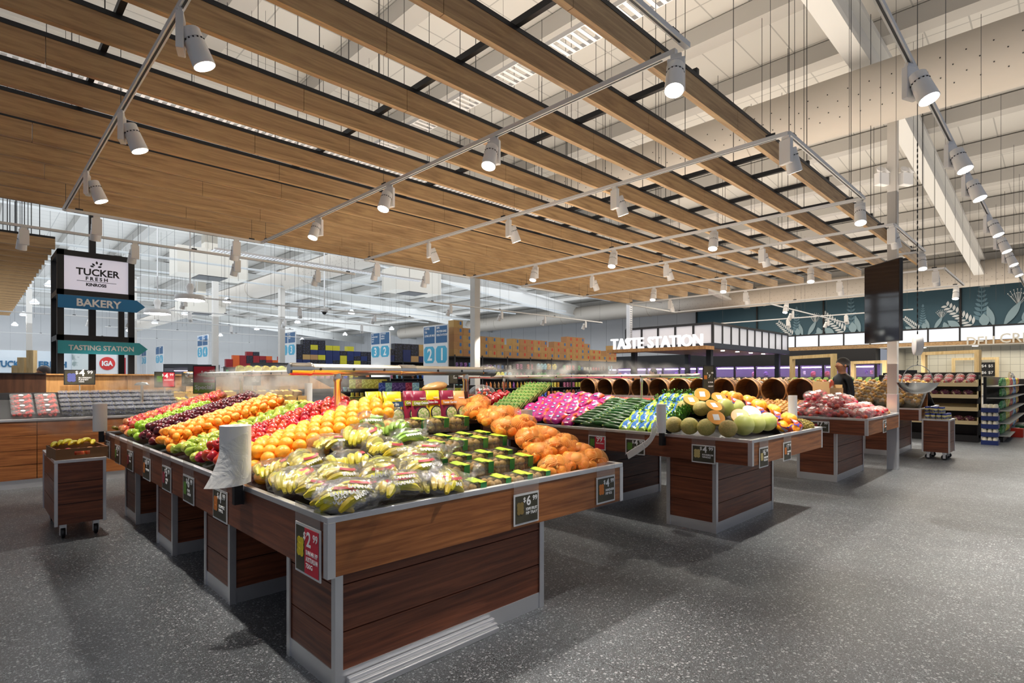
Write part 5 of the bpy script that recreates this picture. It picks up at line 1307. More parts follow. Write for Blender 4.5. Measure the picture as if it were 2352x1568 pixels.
def gondola(x0, x1, y, h, name, shelves, step, kinds, col=M_DARK, end=True, runs=None):
    e = empty('shelf_run', (x0, y, 0), 0, 'black steel shelving run '+name, 'shelving'); W = x1-x0
    MB().box(0, W, .42, .46, 0, h).build('back_panel', M_DARK, e)
    MB().box(0, W, 0, .9, 0, .14).build('plinth', M_DARK, e)
    for i, z in enumerate(shelves): MB().box(0, W, 0, .9, z-.03, z).build('shelf', col, e)
    for i in range(int(W/1.2)+1): MB().box(i*1.2-.02, i*1.2+.02, .0, .03, 0, h).build('upright', M_DARK, e)
    n = int(W/step)
    for z in shelves[:-1]:
        kd = None
        for i in range(n):
            if i % 7 == 0: kd = random.choice(kinds); ci = random.randrange(12)
            if i % 3 == 0: ci = random.randrange(12)
            if random.random() < .06: continue
            zz = z+(.11 if kd == 'packet' else 0)
            put_product(kd, (x0+.12+i*step, y+.08, zz), 0, kd+' on the shelves '+name, kd+' stock '+name, ci, 1.35 if step > .2 else 1.1)
    return e
# aisle signs on the run ends
M_SIGNW = pmat('sign_white', (.80, .81, .82), .4); M_SGB = pmat('sign_blue', hexc('1f5f92'), .4); M_SGC = pmat('sign_cyan', hexc('45b0d4'), .4)
def aisle_sign(px0, px1, py0, py1, X, a, b, wordsA, wordsB, label, hlow=.2, lower=0):
    p = at_x(px0, py1, X); q = at_x(px1, py1, X); yc = (p.y+q.y)/2
    w_ = p.y-q.y; D = X/ray((px0+px1)/2, 0).x
    zt = EYE+(870-py0)*D/1270; zb = EYE+(870-py1)*D/1270; H = zt-zb
    e = empty('aisle_sign', (X-.1, yc, zb), FACE_X, label, 'aisle sign', None)
    bd = MB().box(-w_/2, w_/2, 0, .04, -lower, H).build('sign_board', M_SIGNW, e)
    for s_, num, ws in ((-1, a, wordsA), (1, b, wordsB)):
        cxx = s_*w_*.25
        MB().box(cxx-w_*.225, cxx+w_*.225, -.004, 0, H*.55, H*.97).build('blue_panel', M_SGB, bd)
        ch = w_*.07; MB().prism([(cxx-w_*.22+ch, H*.05), (cxx+w_*.22-ch, H*.05), (cxx+w_*.22, H*.05+ch), (cxx+w_*.22, H*.47-ch), (cxx+w_*.22-ch, H*.47), (cxx-w_*.22+ch, H*.47), (cxx-w_*.22, H*.47-ch), (cxx-w_*.22, H*.05+ch)], .004, 0, RX(PI/2)).build('number_patch', M_SGC, bd)
        text(num, H*.42, M_WHT_TXT, bd, TR((cxx-w_*.08, -.006, H*.12)), 'aisle_number', .002, .012)
        for i, wd in enumerate(ws): text(wd, H*.075, M_WHT_TXT, bd, TR((cxx-w_*.19, -.006, H*(.90-.09*i))), 'aisle_words', .001, .002, sx=.8)
    return e
aisle_sign(978, 1034, 747, 838, 11.3, '2', '1', ['COFFEE', 'TEA', 'LONG LIFE MILK'], ['DIPS', 'PROTEIN BARS', 'HEALTH FOODS'], 'largest aisle sign, numbered 2 and 1, beside the brown cartons', lower=1.4)
aisle_sign(857, 900, 763, 823, 12.2, '3', '2', ['OILS', 'BAKING NEEDS', 'NUTS', 'SALT'], ['DRY FRUITS', 'CEREALS', 'BISCUITS'], 'aisle sign with 3 and 2 over the low goods, listing oils and cereals', lower=1.2)
aisle_sign(649, 683, 763, 818, 12.0, '4', '3', ['PASTA', 'RICE', 'SAUCES'], ['SOUP', 'BREAD', 'MEALS'], 'aisle sign with 4 and 3 above the near pipe coupling, listing pasta and soup', lower=1.2)
aisle_sign(457, 481, 770, 822, 11.8, '5', '4', ['PETS', 'GARDEN'], ['DRINKS', 'CORDIAL'], 'distant aisle sign with 5 and 4 between red cases and glass fridges', lower=1.0)
aisle_sign(361, 378, 795, 835, 11.0, '7', '6', ['BABY'], ['LAUNDRY'], 'tiny pale aisle sign 7 6 left of the glass drinks fridges', lower=.8)
aisle_sign(327, 339, 801, 837, 11.0, '8', '7', ['HOME'], ['PAPER'], 'tiny aisle sign farthest left, just right of the sign tower', lower=.8)
# cartons stacked on the runs
M_TAPE = pmat('carton_tape', hexc('a5804c'), .4); M_PB = pmat('carton_print_blue', hexc('2c6cae'), .5); M_PR = pmat('carton_print_red', hexc('c83a24'), .5)
def carton_mesh(pm): return MB().box(-.19, .19, -.15, .15, 0, .235).box(-.02, .02, -.151, -.15, .1, .235, 1).box(.05, .13, -.152, -.15, .09, .2, 2).mesh('brown_carton', [M_CARD, M_TAPE, pm])
CM = [carton_mesh(M_PB), carton_mesh(M_PR)]
prof = [4, 4, 3, 3, 3, 3, 2, 3, 3, 3, 3, 3, 2, 3, 3, 4, 4, 4, 3, 2, 2, 1, 2, 3]
for i, n in enumerate(prof):
    for k in range(n+ (1 if i == 0 else 0)):
        o = bpy.data.objects.new('brown_carton', CM[0 if i < 4 else random.randrange(2)]); C.objects.link(o); o.location = (11.62+.385*i, 14.45, 2.26+.237*k); o.rotation_euler = (0, 0, random.uniform(-.02, .02))
        tag(o, 'brown carton, %s up in the %s stack right of the aisle 2 1 sign' % (ORD[k], ORD[i]), 'carton', 'brown cartons on the first run')
DKC = [pmat('case_black', hexc('15171f'), .4, col2=hexc('3a3f5a'), cscale=14, ramp=(.55, .6)), pmat('case_navy', hexc('14285e'), .4), pmat('case_red', hexc('8c1420'), .4), pmat('case_orange', hexc('cf5a1c'), .4), pmat('case_olive', hexc('c8c02c'), .4), M_CARD]
DM = [MB().box(-.2, .2, -.15, .15, 0, .26).box(-.1, .1, -.152, -.15, .07, .2).mesh('drink_case', m) for m in DKC]
for (x0, y, n, prf, nm) in ((12.6, 20.6, 22, [2, 2, 3, 3, 3, 3, 2, 2, 2], 'second run, by the aisle 3 2 sign'), (12.3, 28.2, 20, [4, 5, 5, 5, 4, 4, 3, 4, 3, 3], 'third run, by the aisle 4 3 sign'), (12.1, 38.2, 18, [2, 3, 3, 4, 4, 3, 3], 'far run, by the aisle 5 4 sign')):
    for i in range(n):
        for k in range(prf[i % len(prf)]-(0 if i < 10 else 1)):
            o = bpy.data.objects.new('drink_case', DM[random.choice([0, 0, 0, 1, 1, 5, 0, 4]) if y != 38.2 else random.choice([2, 2, 2, 0, 3])]); C.objects.link(o); o.location = (x0+.42*i, y+.2, 2.26+.262*k)
            tag(o, 'drink case, %s up in the %s stack on the %s' % (ORD[k], ORD[i], nm.split(',')[0]), 'case', 'drink cases on the '+nm)
# glass drinks fridges and low displays at the run ends
def fridge(x, y, w_, h, face, label):
    e = empty('drinks_fridge', (x, y, 0), face, label, 'fridge')
    MB().box(0, w_, 0, .7, 0, .12).box(0, w_, 0, .7, h-.15, h).box(0, .04, 0, .7, .12, h-.15).box(w_-.04, w_, 0, .7, .12, h-.15).box(0, w_, .66, .7, .12, h-.15).build('cabinet', M_DARK, e)
    for i in range(4): MB().box(.04, w_-.04, .05, .6, .3+.36*i, .32+.36*i).build('shelf', M_STEEL, e)
    MB().box(.04, w_-.04, .0, .01, .14, h-.17).build('glass_door', M_GLASS, e)
    MB().box(.08, w_-.08, .62, .65, h-.3, h-.27).build('light_strip', pmat('violet_strip', (.8, .7, 1), .4, emit=(.7, .55, 1), estr=4), e)
    for i in range(4):
        for j in range(int((w_-.2)/.12)):
            put_product('bottle', (0, 0, 0), 0, 'bottle inside the '+label, 'bottles inside the '+label, random.choice([2, 4, 5, 9]))
            o = C.objects[-1]
            if o.name.startswith('bottle') and o.location.length < 1e-6: o.location = e.matrix_basis @ Vector((.12+j*.12, .25, .32+.36*i)); o.scale = (1.1, 1.1, 1.2)
    return e
for (px, py, D, lb) in ((375, 0, 24, 'left glass-fronted drinks fridge beyond the Special card'), (430, 0, 25, 'right glass-fronted drinks fridge beyond the Special card'), (575, 0, 22, 'violet-lit drinks fridge left of the aisle 4 3 sign'), (640, 0, 22.5, 'dark drinks fridge just left of the aisle 4 3 sign')):
    p = at_d(px, 870, D); fridge(p.x, p.y, 1.1, 2.15, -PI/4, lb)
# dump bins and end displays in front of the runs
def enddisplay(px, D, w_, h, kinds, label, cols, nsh=4):
    p = at_d(px, 870, D); e = empty('end_display', (p.x, p.y, 0), -PI/4, label, 'display')
    MB().box(0, w_, .4, .44, 0, h).box(0, w_, 0, .44, 0, .12).build('display_back', M_DARK, e)
    mw = Matrix.Translation(p) @ RZ(-PI/4)
    for i in range(nsh):
        z = .12+(h-.2)*i/nsh
        MB().box(0, w_, 0, .4, z-.02, z).build('shelf', M_DARK, e)
        kd = kinds[i % len(kinds)]; st = .125 if kd != 'snack_pack' else .165
        for j in range(int(w_/st)):
            q = mw @ Vector((.08+j*st, .1, z+(.11 if kd == 'packet' else 0))); put_product(kd, (q.x, q.y, z+(.11 if kd == 'packet' else 0)), -PI/4, kd.replace('_', ' ')+' on the '+label.split(' of ')[0]+' behind the topper packs', kd.replace('_', ' ')+' goods on the '+label.split(' of ')[0], random.choice(cols), 1.15)
enddisplay(688, 15, 1.5, 1.5, ['tub', 'tin', 'tub', 'tin', 'tub'], 'low display of pale bottles left of the near pipe post', [4, 4, 9, 10], 5)
enddisplay(800, 14.5, 1.0, 1.55, ['tin', 'snack_pack'], 'narrow display of yellow packs right of the near pipe post', [1, 8, 8], 6)
enddisplay(868, 13.5, 1.05, 1.45, ['snack_pack'], 'snack display of red and blue packs above the yellow pouches', [0, 2, 9, 5], 6)
enddisplay(962, 13, 1.3, 1.35, ['snack_pack', 'tub'], 'chilled display of green and white bottles above the maroon pouches', [3, 4, 8], 5)
SH = [.16, .5, .84, 1.18, 1.52, 1.86, 2.25]
gondola(11.4, 20.5, 14.2, 2.3, 'under the stacked brown cartons', SH, .19, ['packet', 'jar', 'bottle', 'carton'])
gondola(12.3, 22, 20.4, 2.3, 'behind the aisle 3 2 sign', SH, .27, ['bottle', 'jar', 'carton'])
gondola(12.0, 22, 28.0, 2.3, 'behind the aisle 4 3 sign', SH, .34, ['carton', 'bottle', 'packet'])
gondola(11.8, 20, 38, 2.3, 'at the far end of the hall', SH, .6, ['carton', 'bottle', 'jar'])
for i in range(7):
    put_product('packet', (4.0+.17*i, 12.0, 1.66), 0, 'green pouch in the row on top of the partition behind the mist pipe', 'green pouches on the partition', 8, 1.1)
o = MB().box(3.9, 5.2, 11.85, 12.15, 1.5, 1.53).box(3.95, 4.0, 11.95, 12.0, 0, 1.5).box(5.1, 5.15, 11.95, 12.0, 0, 1.5).build('narrow_shelf', M_DARK); tag(o, 'narrow shelf carrying the row of green pouches', 'shelf')
# TUCKER FRESH wall lettering at the far left, counters
o = MB().box(-1, 5.5, 44, 44.3, 1.6, 3.2).build('signage_wall', pmat('bakery_wall', (.72, .8, .86), .5)); tag(o, 'pale blue wall lettered TUCKER FRESH at the far left of the hall', 'wall panel')
MB().box(-1, 7.4, 43.9, 44.3, 0, 1.6).build('counter_front', pmat('violet_counter', (.6, .55, .75), .5), o)
text('TUCKER', .5, pmat('letter_blue', hexc('2a6a96'), .4), o, TR((1.2, 43.97, 2.22)), 'wall_lettering', .02, .015, fit=1.5)
text('FRESH', .5, MATS['letter_blue'], o, TR((3.1, 43.97, 2.22)), 'wall_lettering', .02, .015, fit=1.35)
o = MB().box(4.7, 5.7, 43.9, 43.98, 1.6, 3.1).build('botanical_board', pmat('botanical_print', (.66, .72, .72), .5, col2=(.30, .38, .38), cscale=1.6, ramp=(.55, .62))); tag(o, 'grey botanical leaf panel between the tower posts, far left', 'wall panel')
o = MB().box(5.85, 7.0, 43.9, 44.2, 1.6, 3.2).build('white_board', M_SIGNW); tag(o, 'white board carrying a red round emblem, seen through the tower', 'sign')
MB().lathe([(.42, 0), (.42, .03)], 32, 0, TR((6.5, 43.9, 2.5)) @ RX(PI/2)).build('round_emblem', pmat('emblem_red', hexc('d83a3a'), .4), o)
text('IGA', .42, M_WHT_TXT, o, TR((6.2, 43.85, 2.36)), 'emblem_lettering', .01, .02, fit=.6)
o = MB().box(7.1, 7.5, 43.9, 43.95, 1.7, 2.9).build('red_poster', pmat('poster_red', hexc('a81c2c'), .5)); tag(o, 'small red poster on the far wall right of the round emblem', 'poster')
for i, (px, h) in enumerate(((39, 1.78), (52, 1.95), (73, 2.1))):
    p = at_d(px, 870, 11.6); o = MB().box(-.07, .07, -.05, .05, 0, h).build('timber_post', M_PINE, None, loc=(p.x, p.y, 0), rot=(0, 0, -.75)); tag(o, 'pale timber post behind the counter, %s' % ['shortest on the left', 'middle one', 'tallest on the right'][i], 'post')
# ================================================================ TASTE STATION
e = empty('taste_station', (18.3, 8.7, 0), 0, 'dark framed taste station canopy with translucent panels and timber underside', 'canopy')
LX, LY = 7.1, 3.5
for (y0, y1, x0, x1) in ((0, .0, 0, LX), (0, LY, 0, 0)):
    pass
def panels(axis, L_, n, par):
    b = MB(); st = L_/n
    for i in range(n+1):
        if axis == 'x': MB().box(i*st-.035, i*st+.035, -.04, .04, 2.72, 3.42).build('frame_post', M_BLACK, par)
        else: MB().box(-.04, .04, i*st-.035, i*st+.035, 2.72, 3.42).build('frame_post', M_BLACK, par)
    for i in range(n):
        if axis == 'x': MB().box(i*st+.035, (i+1)*st-.035, -.01, .01, 2.74, 3.38).build('canopy_panel', M_POLY, par)
        else: MB().box(-.01, .01, i*st+.035, (i+1)*st-.035, 2.74, 3.38).build('canopy_panel', M_POLY, par)
panels('x', LX, 10, e); panels('y', LY, 5, e)
MB().box(-.05, LX, -.05, .05, 3.38, 3.46).box(-.05, .05, .05, LY, 3.38, 3.46).build('top_beam', M_BLACK, e)
MB().box(-.09, LX, -.09, .09, 2.56, 2.74).box(-.09, .09, .09, LY, 2.56, 2.74).build('bottom_beam', pmat('navy_beam', (.02, .03, .05), .5), e)
MB().box(-.02, LX, .09, LY, 2.58, 2.64).build('timber_soffit', M_OAK, e)
for (x, y) in ((.5, .35), (.25, 3.3), (6.8, .3), (4.5, 3.3)): MB().box(x-.09, x+.09, y-.09, y+.09, 0, 2.58).build('support_post', pmat('navy_post', (.02, .03, .045), .5), e)
for i in range(5): MB().lathe([(0, 0), (.07, 0), (.07, .02), (0, .02)], 12, 0, TR((.8+1.3*i, .6, 2.56))).build('downlight', M_LENS, e)
lg = MB().box(-.7, -.09, -.1, 3.9, 2.5, 2.62).build('sign_ledge', M_OAKV, e)
ls = empty('lit_sign', (17.62, 8.7, 0), 0, 'big white 3D letters TASTE STATION on the canopy ledge', 'sign')
Tt = Matrix.Translation((0, 3.73, 2.63)) @ RZ(FACE_X)
text('TASTE', .56, M_WHT_LIT, ls, Tt, 'sign_word', .05, .008, fit=1.42); text('STATION', .56, M_WHT_LIT, ls, Tt @ TR((1.6, 0, 0)), 'sign_word', .05, .008, fit=2.1)
e = empty('tasting_counter', (18.7, 9.1, 0), 0, 'dark tasting counter with food samples beneath the canopy', 'counter')
MB().box(0, 5, 0, .8, 0, 1.3).build('counter_body', M_DARK, e); MB().box(-.03, 5.03, -.03, .83, 1.3, 1.34).build('counter_top', M_STEEL, e)
for i in range(10): put_product('jar', (18.9+.45*i, 9.3, 1.34), 0, 'small jar on the tasting counter', 'jars on the tasting counter')
# ================================================================ RIGHT BACK WALL: mural, lit panels, bulkhead, fridges, deli
o = MB().box(27.7, 28.0, -8, 14.2, 2.80, 2.98).build('timber_bulkhead', M_OAK); tag(o, 'long timber fascia running under the backlit panels', 'fascia')
e = empty('backlit_band', (27.8, -8, 2.98), 0, 'long band of white backlit panels in a black frame below the mural', 'light band')
n = 22; st = 22.2/n
for i in range(n): MB().box(-.02, .0, i*st+.03, (i+1)*st-.03, .02, .52).build('lit_panel', M_BACKLIT, e)
for i in range(n+1): MB().box(-.05, .02, i*st-.03, i*st+.03, 0, .56).build('frame_bar', M_BLACK, e)
MB().box(-.06, .2, 0, 22.2, .52, .58).box(-.06, .2, 0, 22.2, -.03, .02).build('frame_rail', M_BLACK, e)
for y in (3.1, 8.0, 14.2, 11):
    p = MB().tube((27.95, y, 3.0), (27.95, y, 6.3), .04, 8).build('black_pole', M_BLACK); tag(p, 'slim black vertical pole in front of the teal wall, %s' % {3.1: 'far right', 8.0: 'middle right', 11: 'middle left', 14.2: 'far left at the mural edge'}[y], 'pole')
M_LF1 = pmat('leaf_pale', hexc('9db9c4'), .6); M_LF2 = pmat('leaf_mid', hexc('6f93a4'), .6); M_LF3 = pmat('leaf_line', (.85, .9, .92), .6)
def wl(y, z, a, L_, W_, m, d=.004): return (y, z, a, L_, W_, m, d)
def mural(yc, s, label):
    e = empty('leaf_mural', (27.99, yc, 3.5), FACE_X, label, 'leaf mural')
    def lf(x, z, a, L_, W_, dd=0): return MB().prism(leafshape(L_, W_, 8), .006, 0, TR((x, -dd, z)) @ RX(PI/2) @ RZ(a))
    b = MB()
    for i in range(8):
        z = .25+.17*i; w_ = .33-.03*i
        for sg in (-1, 1):
            p = lf(0, z, sg*-.9, w_, w_*.42, .002); b.add(p.v, p.f)
    p = lf(0, 1.5, 0, .3, .14, .002); b.add(p.v, p.f); b.box(-.012, .012, -.008, -.002, 0, 1.6)
    for v in range(len(b.v)): b.v[v] = tuple(c*s for c in b.v[v])
    b.build('fern_frond', M_LF2, e)
    b = MB()
    for i in range(9):
        t = i/8; x = -.25-.75*t; z = .12+.75*t
        for sg in (-1, 1):
            a0 = .8+sg*.9
            for q in (.0,):
                p = lf(x, z, a0, .30-.1*t, .09, .01); b.add(p.v, p.f)
    for v in range(len(b.v)): b.v[v] = tuple(c*s for c in b.v[v])
    b.build('palm_frond', M_LF3, e)
    b = MB(); qq = .02
    for (x, z, a, L_, W_) in ((.35, 0, .25, .8, .2), (.6, .0, -.5, 1.0, .24), (.9, .0, -1.15, .8, .2), (.1, 0, .1, .5, .3), (1.3, 0, .3, .5, .28), (1.6, 0, -.4, .45, .28), (-.6, 0, .9, .5, .25)):
        qq = qq+.008; p = lf(x, z, a, L_, W_, qq); b.add(p.v, p.f)
    for v in range(len(b.v)): b.v[v] = tuple(c*s for c in b.v[v])
    b.build('broad_leaves', M_LF1, e)
    b = MB()
    for i in range(16):
        a = -1.1+2.2*i/15; r = .2+.12*(i % 2); p = Vector((1.0+.9*math.sin(a)*r*1.2, -.01, .95+r*math.cos(a)*1.1)); b.lathe([(.02, 0), (.02, .004)], 8, 0, TR(p) @ RX(PI/2))
        b.add([(1.0, -.008, .7), (1.012, -.008, .7), (p.x+.006, -.008, p.z), (p.x-.006, -.008, p.z)], [(0, 1, 2, 3)])
    for v in range(len(b.v)): b.v[v] = tuple(c*s for c in b.v[v])
    b.build('seed_head', M_LF3, e)
for (px, s, lb) in ((1955, 1.05, 'painted white leaf cluster on the teal wall, left of the black screen'), (2255, 1.05, 'painted white leaf cluster on the teal wall, above the deli lettering'), (1830, .8, 'painted white leaf cluster on the teal wall, above the canopy corner'), (1625, .5, 'small painted leaf cluster at the left edge of the teal wall'), (2120, .6, 'low painted leaf cluster right of the black screen'), (1720, .35, 'tiny painted leaf pair over the canopy')):
    mural(at_x(px, 0, 28).y, s, lb)
# dark fridge wall with violet light
fw = empty('fridge_wall', (27.2, 5.8, 0), 0, 'long row of black glass-door fridges glowing violet', 'fridges')
MB().box(0, .8, 0, 14, 2.12, 2.8).build('fridge_header', M_BLACK, fw); MB().box(0, .8, 0, 14, 0, .25).build('fridge_base', M_BLACK, fw)
MB().box(.74, .8, 0, 14, .25, 2.12).build('fridge_back', pmat('fridge_back', (.25, .2, .34), .5), fw)
for i in range(15): MB().box(-.02, .06, i-.04, i+.04, .25, 2.12).build('door_frame', M_BLACK, fw)
for i in range(14):
    MB().box(0, .01, i+.04, i+.96, .27, 2.10).build('glass_door', M_GLASS, fw)
    MB().box(.06, .1, i+.1, i+.9, 2.0, 2.05).build('violet_lamp', pmat('violet_lamp', (.8, .6, 1), .4, emit=(.62, .38, 1), estr=16), fw)
for z in (.7, 1.15, 1.6): MB().box(.12, .74, 0, 14, z-.02, z).build('fridge_shelf', M_DARK, fw)
for i in range(70):
    put_product(random.choice(['jar', 'packet']), (27.45, 6.0+.19*i, random.choice([.7, 1.15, 1.15, 1.6])+.11), FACE_X, 'chilled pack inside the violet-lit fridges', 'packs inside the violet-lit fridges', random.choice([0, 4, 10, 5]), 1.3)
for i in range(3):
    put_product('packet', (27.1, 0, 0), 0, '', '') if False else None
# deli counter
e = empty('deli_counter', (26.6, -3, 0), 0, 'white panelled deli counter with glass top at far right', 'counter')
MB().box(0, .8, 0, 7.6, .12, .86).build('counter_front', pmat('counter_panel', (.78, .77, .74), .4), e); MB().box(.05, .8, 0, 7.6, 0, .12).build('counter_kick', M_BLACK, e)
for i in range(14): MB().box(-.004, .0, i*.55, i*.55+.01, .14, .86).build('panel_joint', M_DARK, e)
MB().box(-.03, .82, 0, 7.6, .86, .92).build('counter_rail', M_STEEL, e); MB().box(0, .01, 0, 7.6, .92, 1.28).build('glass_screen', M_GLASS, e); MB().box(-.02, .4, 0, 7.6, 1.28, 1.34).build('counter_shelf', M_BLACK, e)
M_LET = pmat('letter_cream', (.75, .73, .66), .4)
e = empty('deli_lettering', (27.66, 0, 0), 0, 'cream 3D lettering reading DELI on the timber fascia', 'lettering')
yl = at_x(2218, 0, 27.6).y; text('DELI', .5, M_LET, e, Matrix.Translation((0, yl, 2.78)) @ RZ(FACE_X), 'letters', .04, .004, fit=.84)
e = empty('creamery_lettering', (27.66, 0, 0), 0, 'cream 3D lettering beginning CREA on the timber fascia at the right edge', 'lettering')
yl = at_x(2295, 0, 27.6).y; text('CREAMERY', .5, M_LET, e, Matrix.Translation((0, yl, 2.86)) @ RZ(FACE_X), 'letters', .04, .004, sx=.95)
for y in (1.0, 2.6, 4.2): o = MB().lathe([(0, 0), (.09, 0), (.09, .02)], 12, 0, TR((27.4, y, 2.75))).build('downlight', M_LENS); tag(o, 'round downlight under the deli fascia, %s' % {1.0: 'right', 2.6: 'middle', 4.2: 'left'}[y], 'lamp')
o = MB().box(26.9, 27.9, -8, 5.6, 2.76, 2.80).build('deli_soffit', M_CREAM); tag(o, 'cream soffit over the deli counter', 'soffit')
e = empty('menu_board', (30.75, at_x(2268, 0, 30.7).y, 0), FACE_X, 'small black menu board with white prices on the tiled wall', 'menu board')
MB().box(-.26, .26, -.02, 0, 1.62, 2.2).build('board', M_BLACK, e)
for i in range(4): text('$%d' % (4+i), .16, M_WHT_TXT, e, TR((-.2+.22*(i % 2), -.03, 2.0-.28*(i//2))), 'menu_prices', .002, .002)
o = MB().box(0, 2, -3, .8, 2.55, 2.75).build('timber_canopy_box', M_OAKV); o.location = (15.2, -.9, .35); tag(o, 'timber hanging bulkhead at the right edge of the view', 'bulkhead')
o.location = (22.0, -.9, .45)
e = empty('slicer', (26.9, 1.6, 1.34), .3, 'steel deli slicer on the counter at the right edge', 'slicer')
MB().box(-.15, .15, -.2, .2, 0, .08).build('slicer_base', M_STEEL, e); MB().lathe([(.16, 0), (.16, .02)], 24, 0, TR((0, 0, .26)) @ RX(PI/2)).build('slicer_blade', M_CHROME, e); MB().cbox((.02, -.1, .26), (.3, .06, .12), 0, RY(-.5)).build('slicer_carriage', M_STEEL, e)
# ================================================================ SCREEN, SCALE, EMERGENCY LAMPS
p0 = Vector((10.06, 1.81, 0)); p1 = Vector((10.6, 2.42, 0)); d = p0-p1; a = math.atan2(d.y, d.x)
e = empty('wall_screen', (10.33, 2.11, 2.70), a, 'tall portrait black display screen hanging before the steel column', 'screen')
bevel(MB().box(-.39, .39, -.02, .03, -.62, .64).build('screen_housing', M_BLACK, e), .004)
MB().box(-.375, .375, -.024, -.02, -.605, .625).build('glass_face', pmat('screen_glass', (.004, .004, .008), .06), e)
MB().box(-.1, .1, .03, .08, -.1, .1).build('mount_plate', M_BLACK, e); MB().tube((0, .06, 0), (-.28, .38, 0), .02, 8).build('mount_arm', M_BLACK, e)
e = empty('hanging_scale', (7.35, 1.18, 0), 0, 'hanging produce scale with round dial and steel bowl on a chain', 'scale')
ddir = Vector((-.35, -.94, 0))
MB().lathe([(0, -.035), (.095, -.035), (.11, -.03), (.115, 0), (.11, .03), (.095, .035), (0, .035)], 28, 0, TR((0, 0, 1.87)) @ RZ(.35) @ RX(PI/2)).build('dial_housing', M_WHITE2, e, True)
MB().lathe([(.09, .036), (.09, .040), (0, .040)], 28, 0, TR((0, 0, 1.87)) @ RZ(.35) @ RX(PI/2)).build('dial_face', pmat('dial_face', (.7, .72, .75), .2), e)
b = MB(); z = 2.0
for i in range(70): b.cbox((0, 0, z+i*.03), (.012 if i % 2 else .004, .004 if i % 2 else .012, .034))
b.build('chain', M_DARK, e); MB().tube((0, 0, 4.0), (0, 0, 7.2), .004, 5).build('hanging_cable', M_DARK, e)
MB().path([(0, 0, 1.75), (.02, 0, 1.72), (.015, 0, 1.69), (-.015, 0, 1.68), (-.01, 0, 1.66), (.02, 0, 1.65)], .004, 6).build('hook', M_DARK, e)
pts = [(.17*math.cos(PI*i/12), 0, 1.46+.19*math.sin(PI*i/12)) for i in range(13)]
MB().path([Vector(p) for p in [(x*.7117, -x*.7025, z) for x, y, z in pts]], .004, 6).build('bowl_handle', M_CHROME, e, True)
MB().lathe([(0, 1.345), (.06, 1.35), (.12, 1.375), (.165, 1.42), (.185, 1.46), (.19, 1.46), (.168, 1.415), (.122, 1.368), (.06, 1.342), (0, 1.338)], 32).build('bowl', M_CHROME, e, True)
for (px, lb) in ((2025, 'left white twin-lamp emergency light beside the column'), (2080, 'right white twin-lamp emergency light beside the column')):
    p = at_d(px, 412, 9.2); e = empty('emergency_light', p, -PI/4+.3, lb, 'emergency light')
    bevel(MB().box(-.11, .11, -.05, .05, -.1, .1).build('lamp_box', M_WHITE2, e), .008)
    for s_ in (-.06, .06): MB().lathe([(.0, 0), (.03, 0), (.065, .06), (.06, .062), (0, .05)], 16, 0, TR((s_, 0, .12)) @ RY(s_*8) @ RX(.9)).build('lamp_head', M_WHITE2, e, True)
    s = 1 if px < 2050 else -1
    MB().tube((0, .03, 0), (s*.13, .1, 0), .015, 6).build('bracket', M_WHITE2, e)
# ================================================================ RIGHT AISLE: salad rack, hanging packs, jars
e = empty('tiered_rack', (17.0, 1.55, 0), 0, 'black rack of cream tilted shelves facing the aisle, with bagged red fruit', 'rack')
MB().box(.42, .46, 0, 2.0, 0, 1.66).box(0, .46, 0, .03, .1, 1.6).box(0, .46, 1.97, 2.0, .1, 1.6).build('rack_back', M_BLACK, e); MB().box(-.02, .46, 0, 2.0, 0, .16).build('rack_base', M_BLACK, e)
for i, z in enumerate((.54, .86, 1.16, 1.44)):
    w_ = -.12
    MB().add([(w_, .02, z-.08), (.42, .02, z+.04), (.42, 1.98, z+.04), (w_, 1.98, z-.08), (w_, .02, z-.10), (.42, .02, z+.02), (.42, 1.98, z+.02), (w_, 1.98, z-.10)], [(0, 1, 2, 3), (7, 6, 5, 4), (0, 4, 5, 1), (3, 2, 6, 7)]).box(w_-.01, w_, .0, 2.0, z-.12, z-.03).box(w_, .4, 0, .02, z-.1, z+.05).build('cream_shelf', pmat('cream_shelf', hexc('d9c69a'), .4), e)
RBAG = MB().blob((0, 0, 0), (.10, .10, .085), 14, 10, 0, lambda t, p: 1+.07*math.sin(5*p)).mesh('fruit_bag', [pmat('bag_red', hexc('b8202c'), .25, col2=hexc('d8c8c8'), cscale=14, ramp=(.55, .6), randomize=.2)], True)
RBF = MB().blob((0, 0, 0), (.105, .105, .09), 14, 10, 0, lambda t, p: 1+.09*math.sin(5*p+t*4)).mesh('bag_film', M_FILM, True)
rb_ = MB()
for q in range(9): rb_.blob((.055*math.cos(q*2.4)*(q > 0), .055*math.sin(q*2.4)*(q > 0), .03*(q % 3-1)), (.036, .036, .034), 8, 6)
RBAG = rb_.mesh('fruit_bag', [MATS['bag_red']], True)
RBAG2 = MB().blob((0, 0, 0), (.10, .10, .075), 14, 10, 0, lambda t, p: 1+.07*math.sin(6*p)).mesh('salad_bag', [pmat('bag_mauve', hexc('6a3048'), .3, col2=hexc('d0c4a0'), cscale=16, ramp=(.5, .56), randomize=.2)], True)
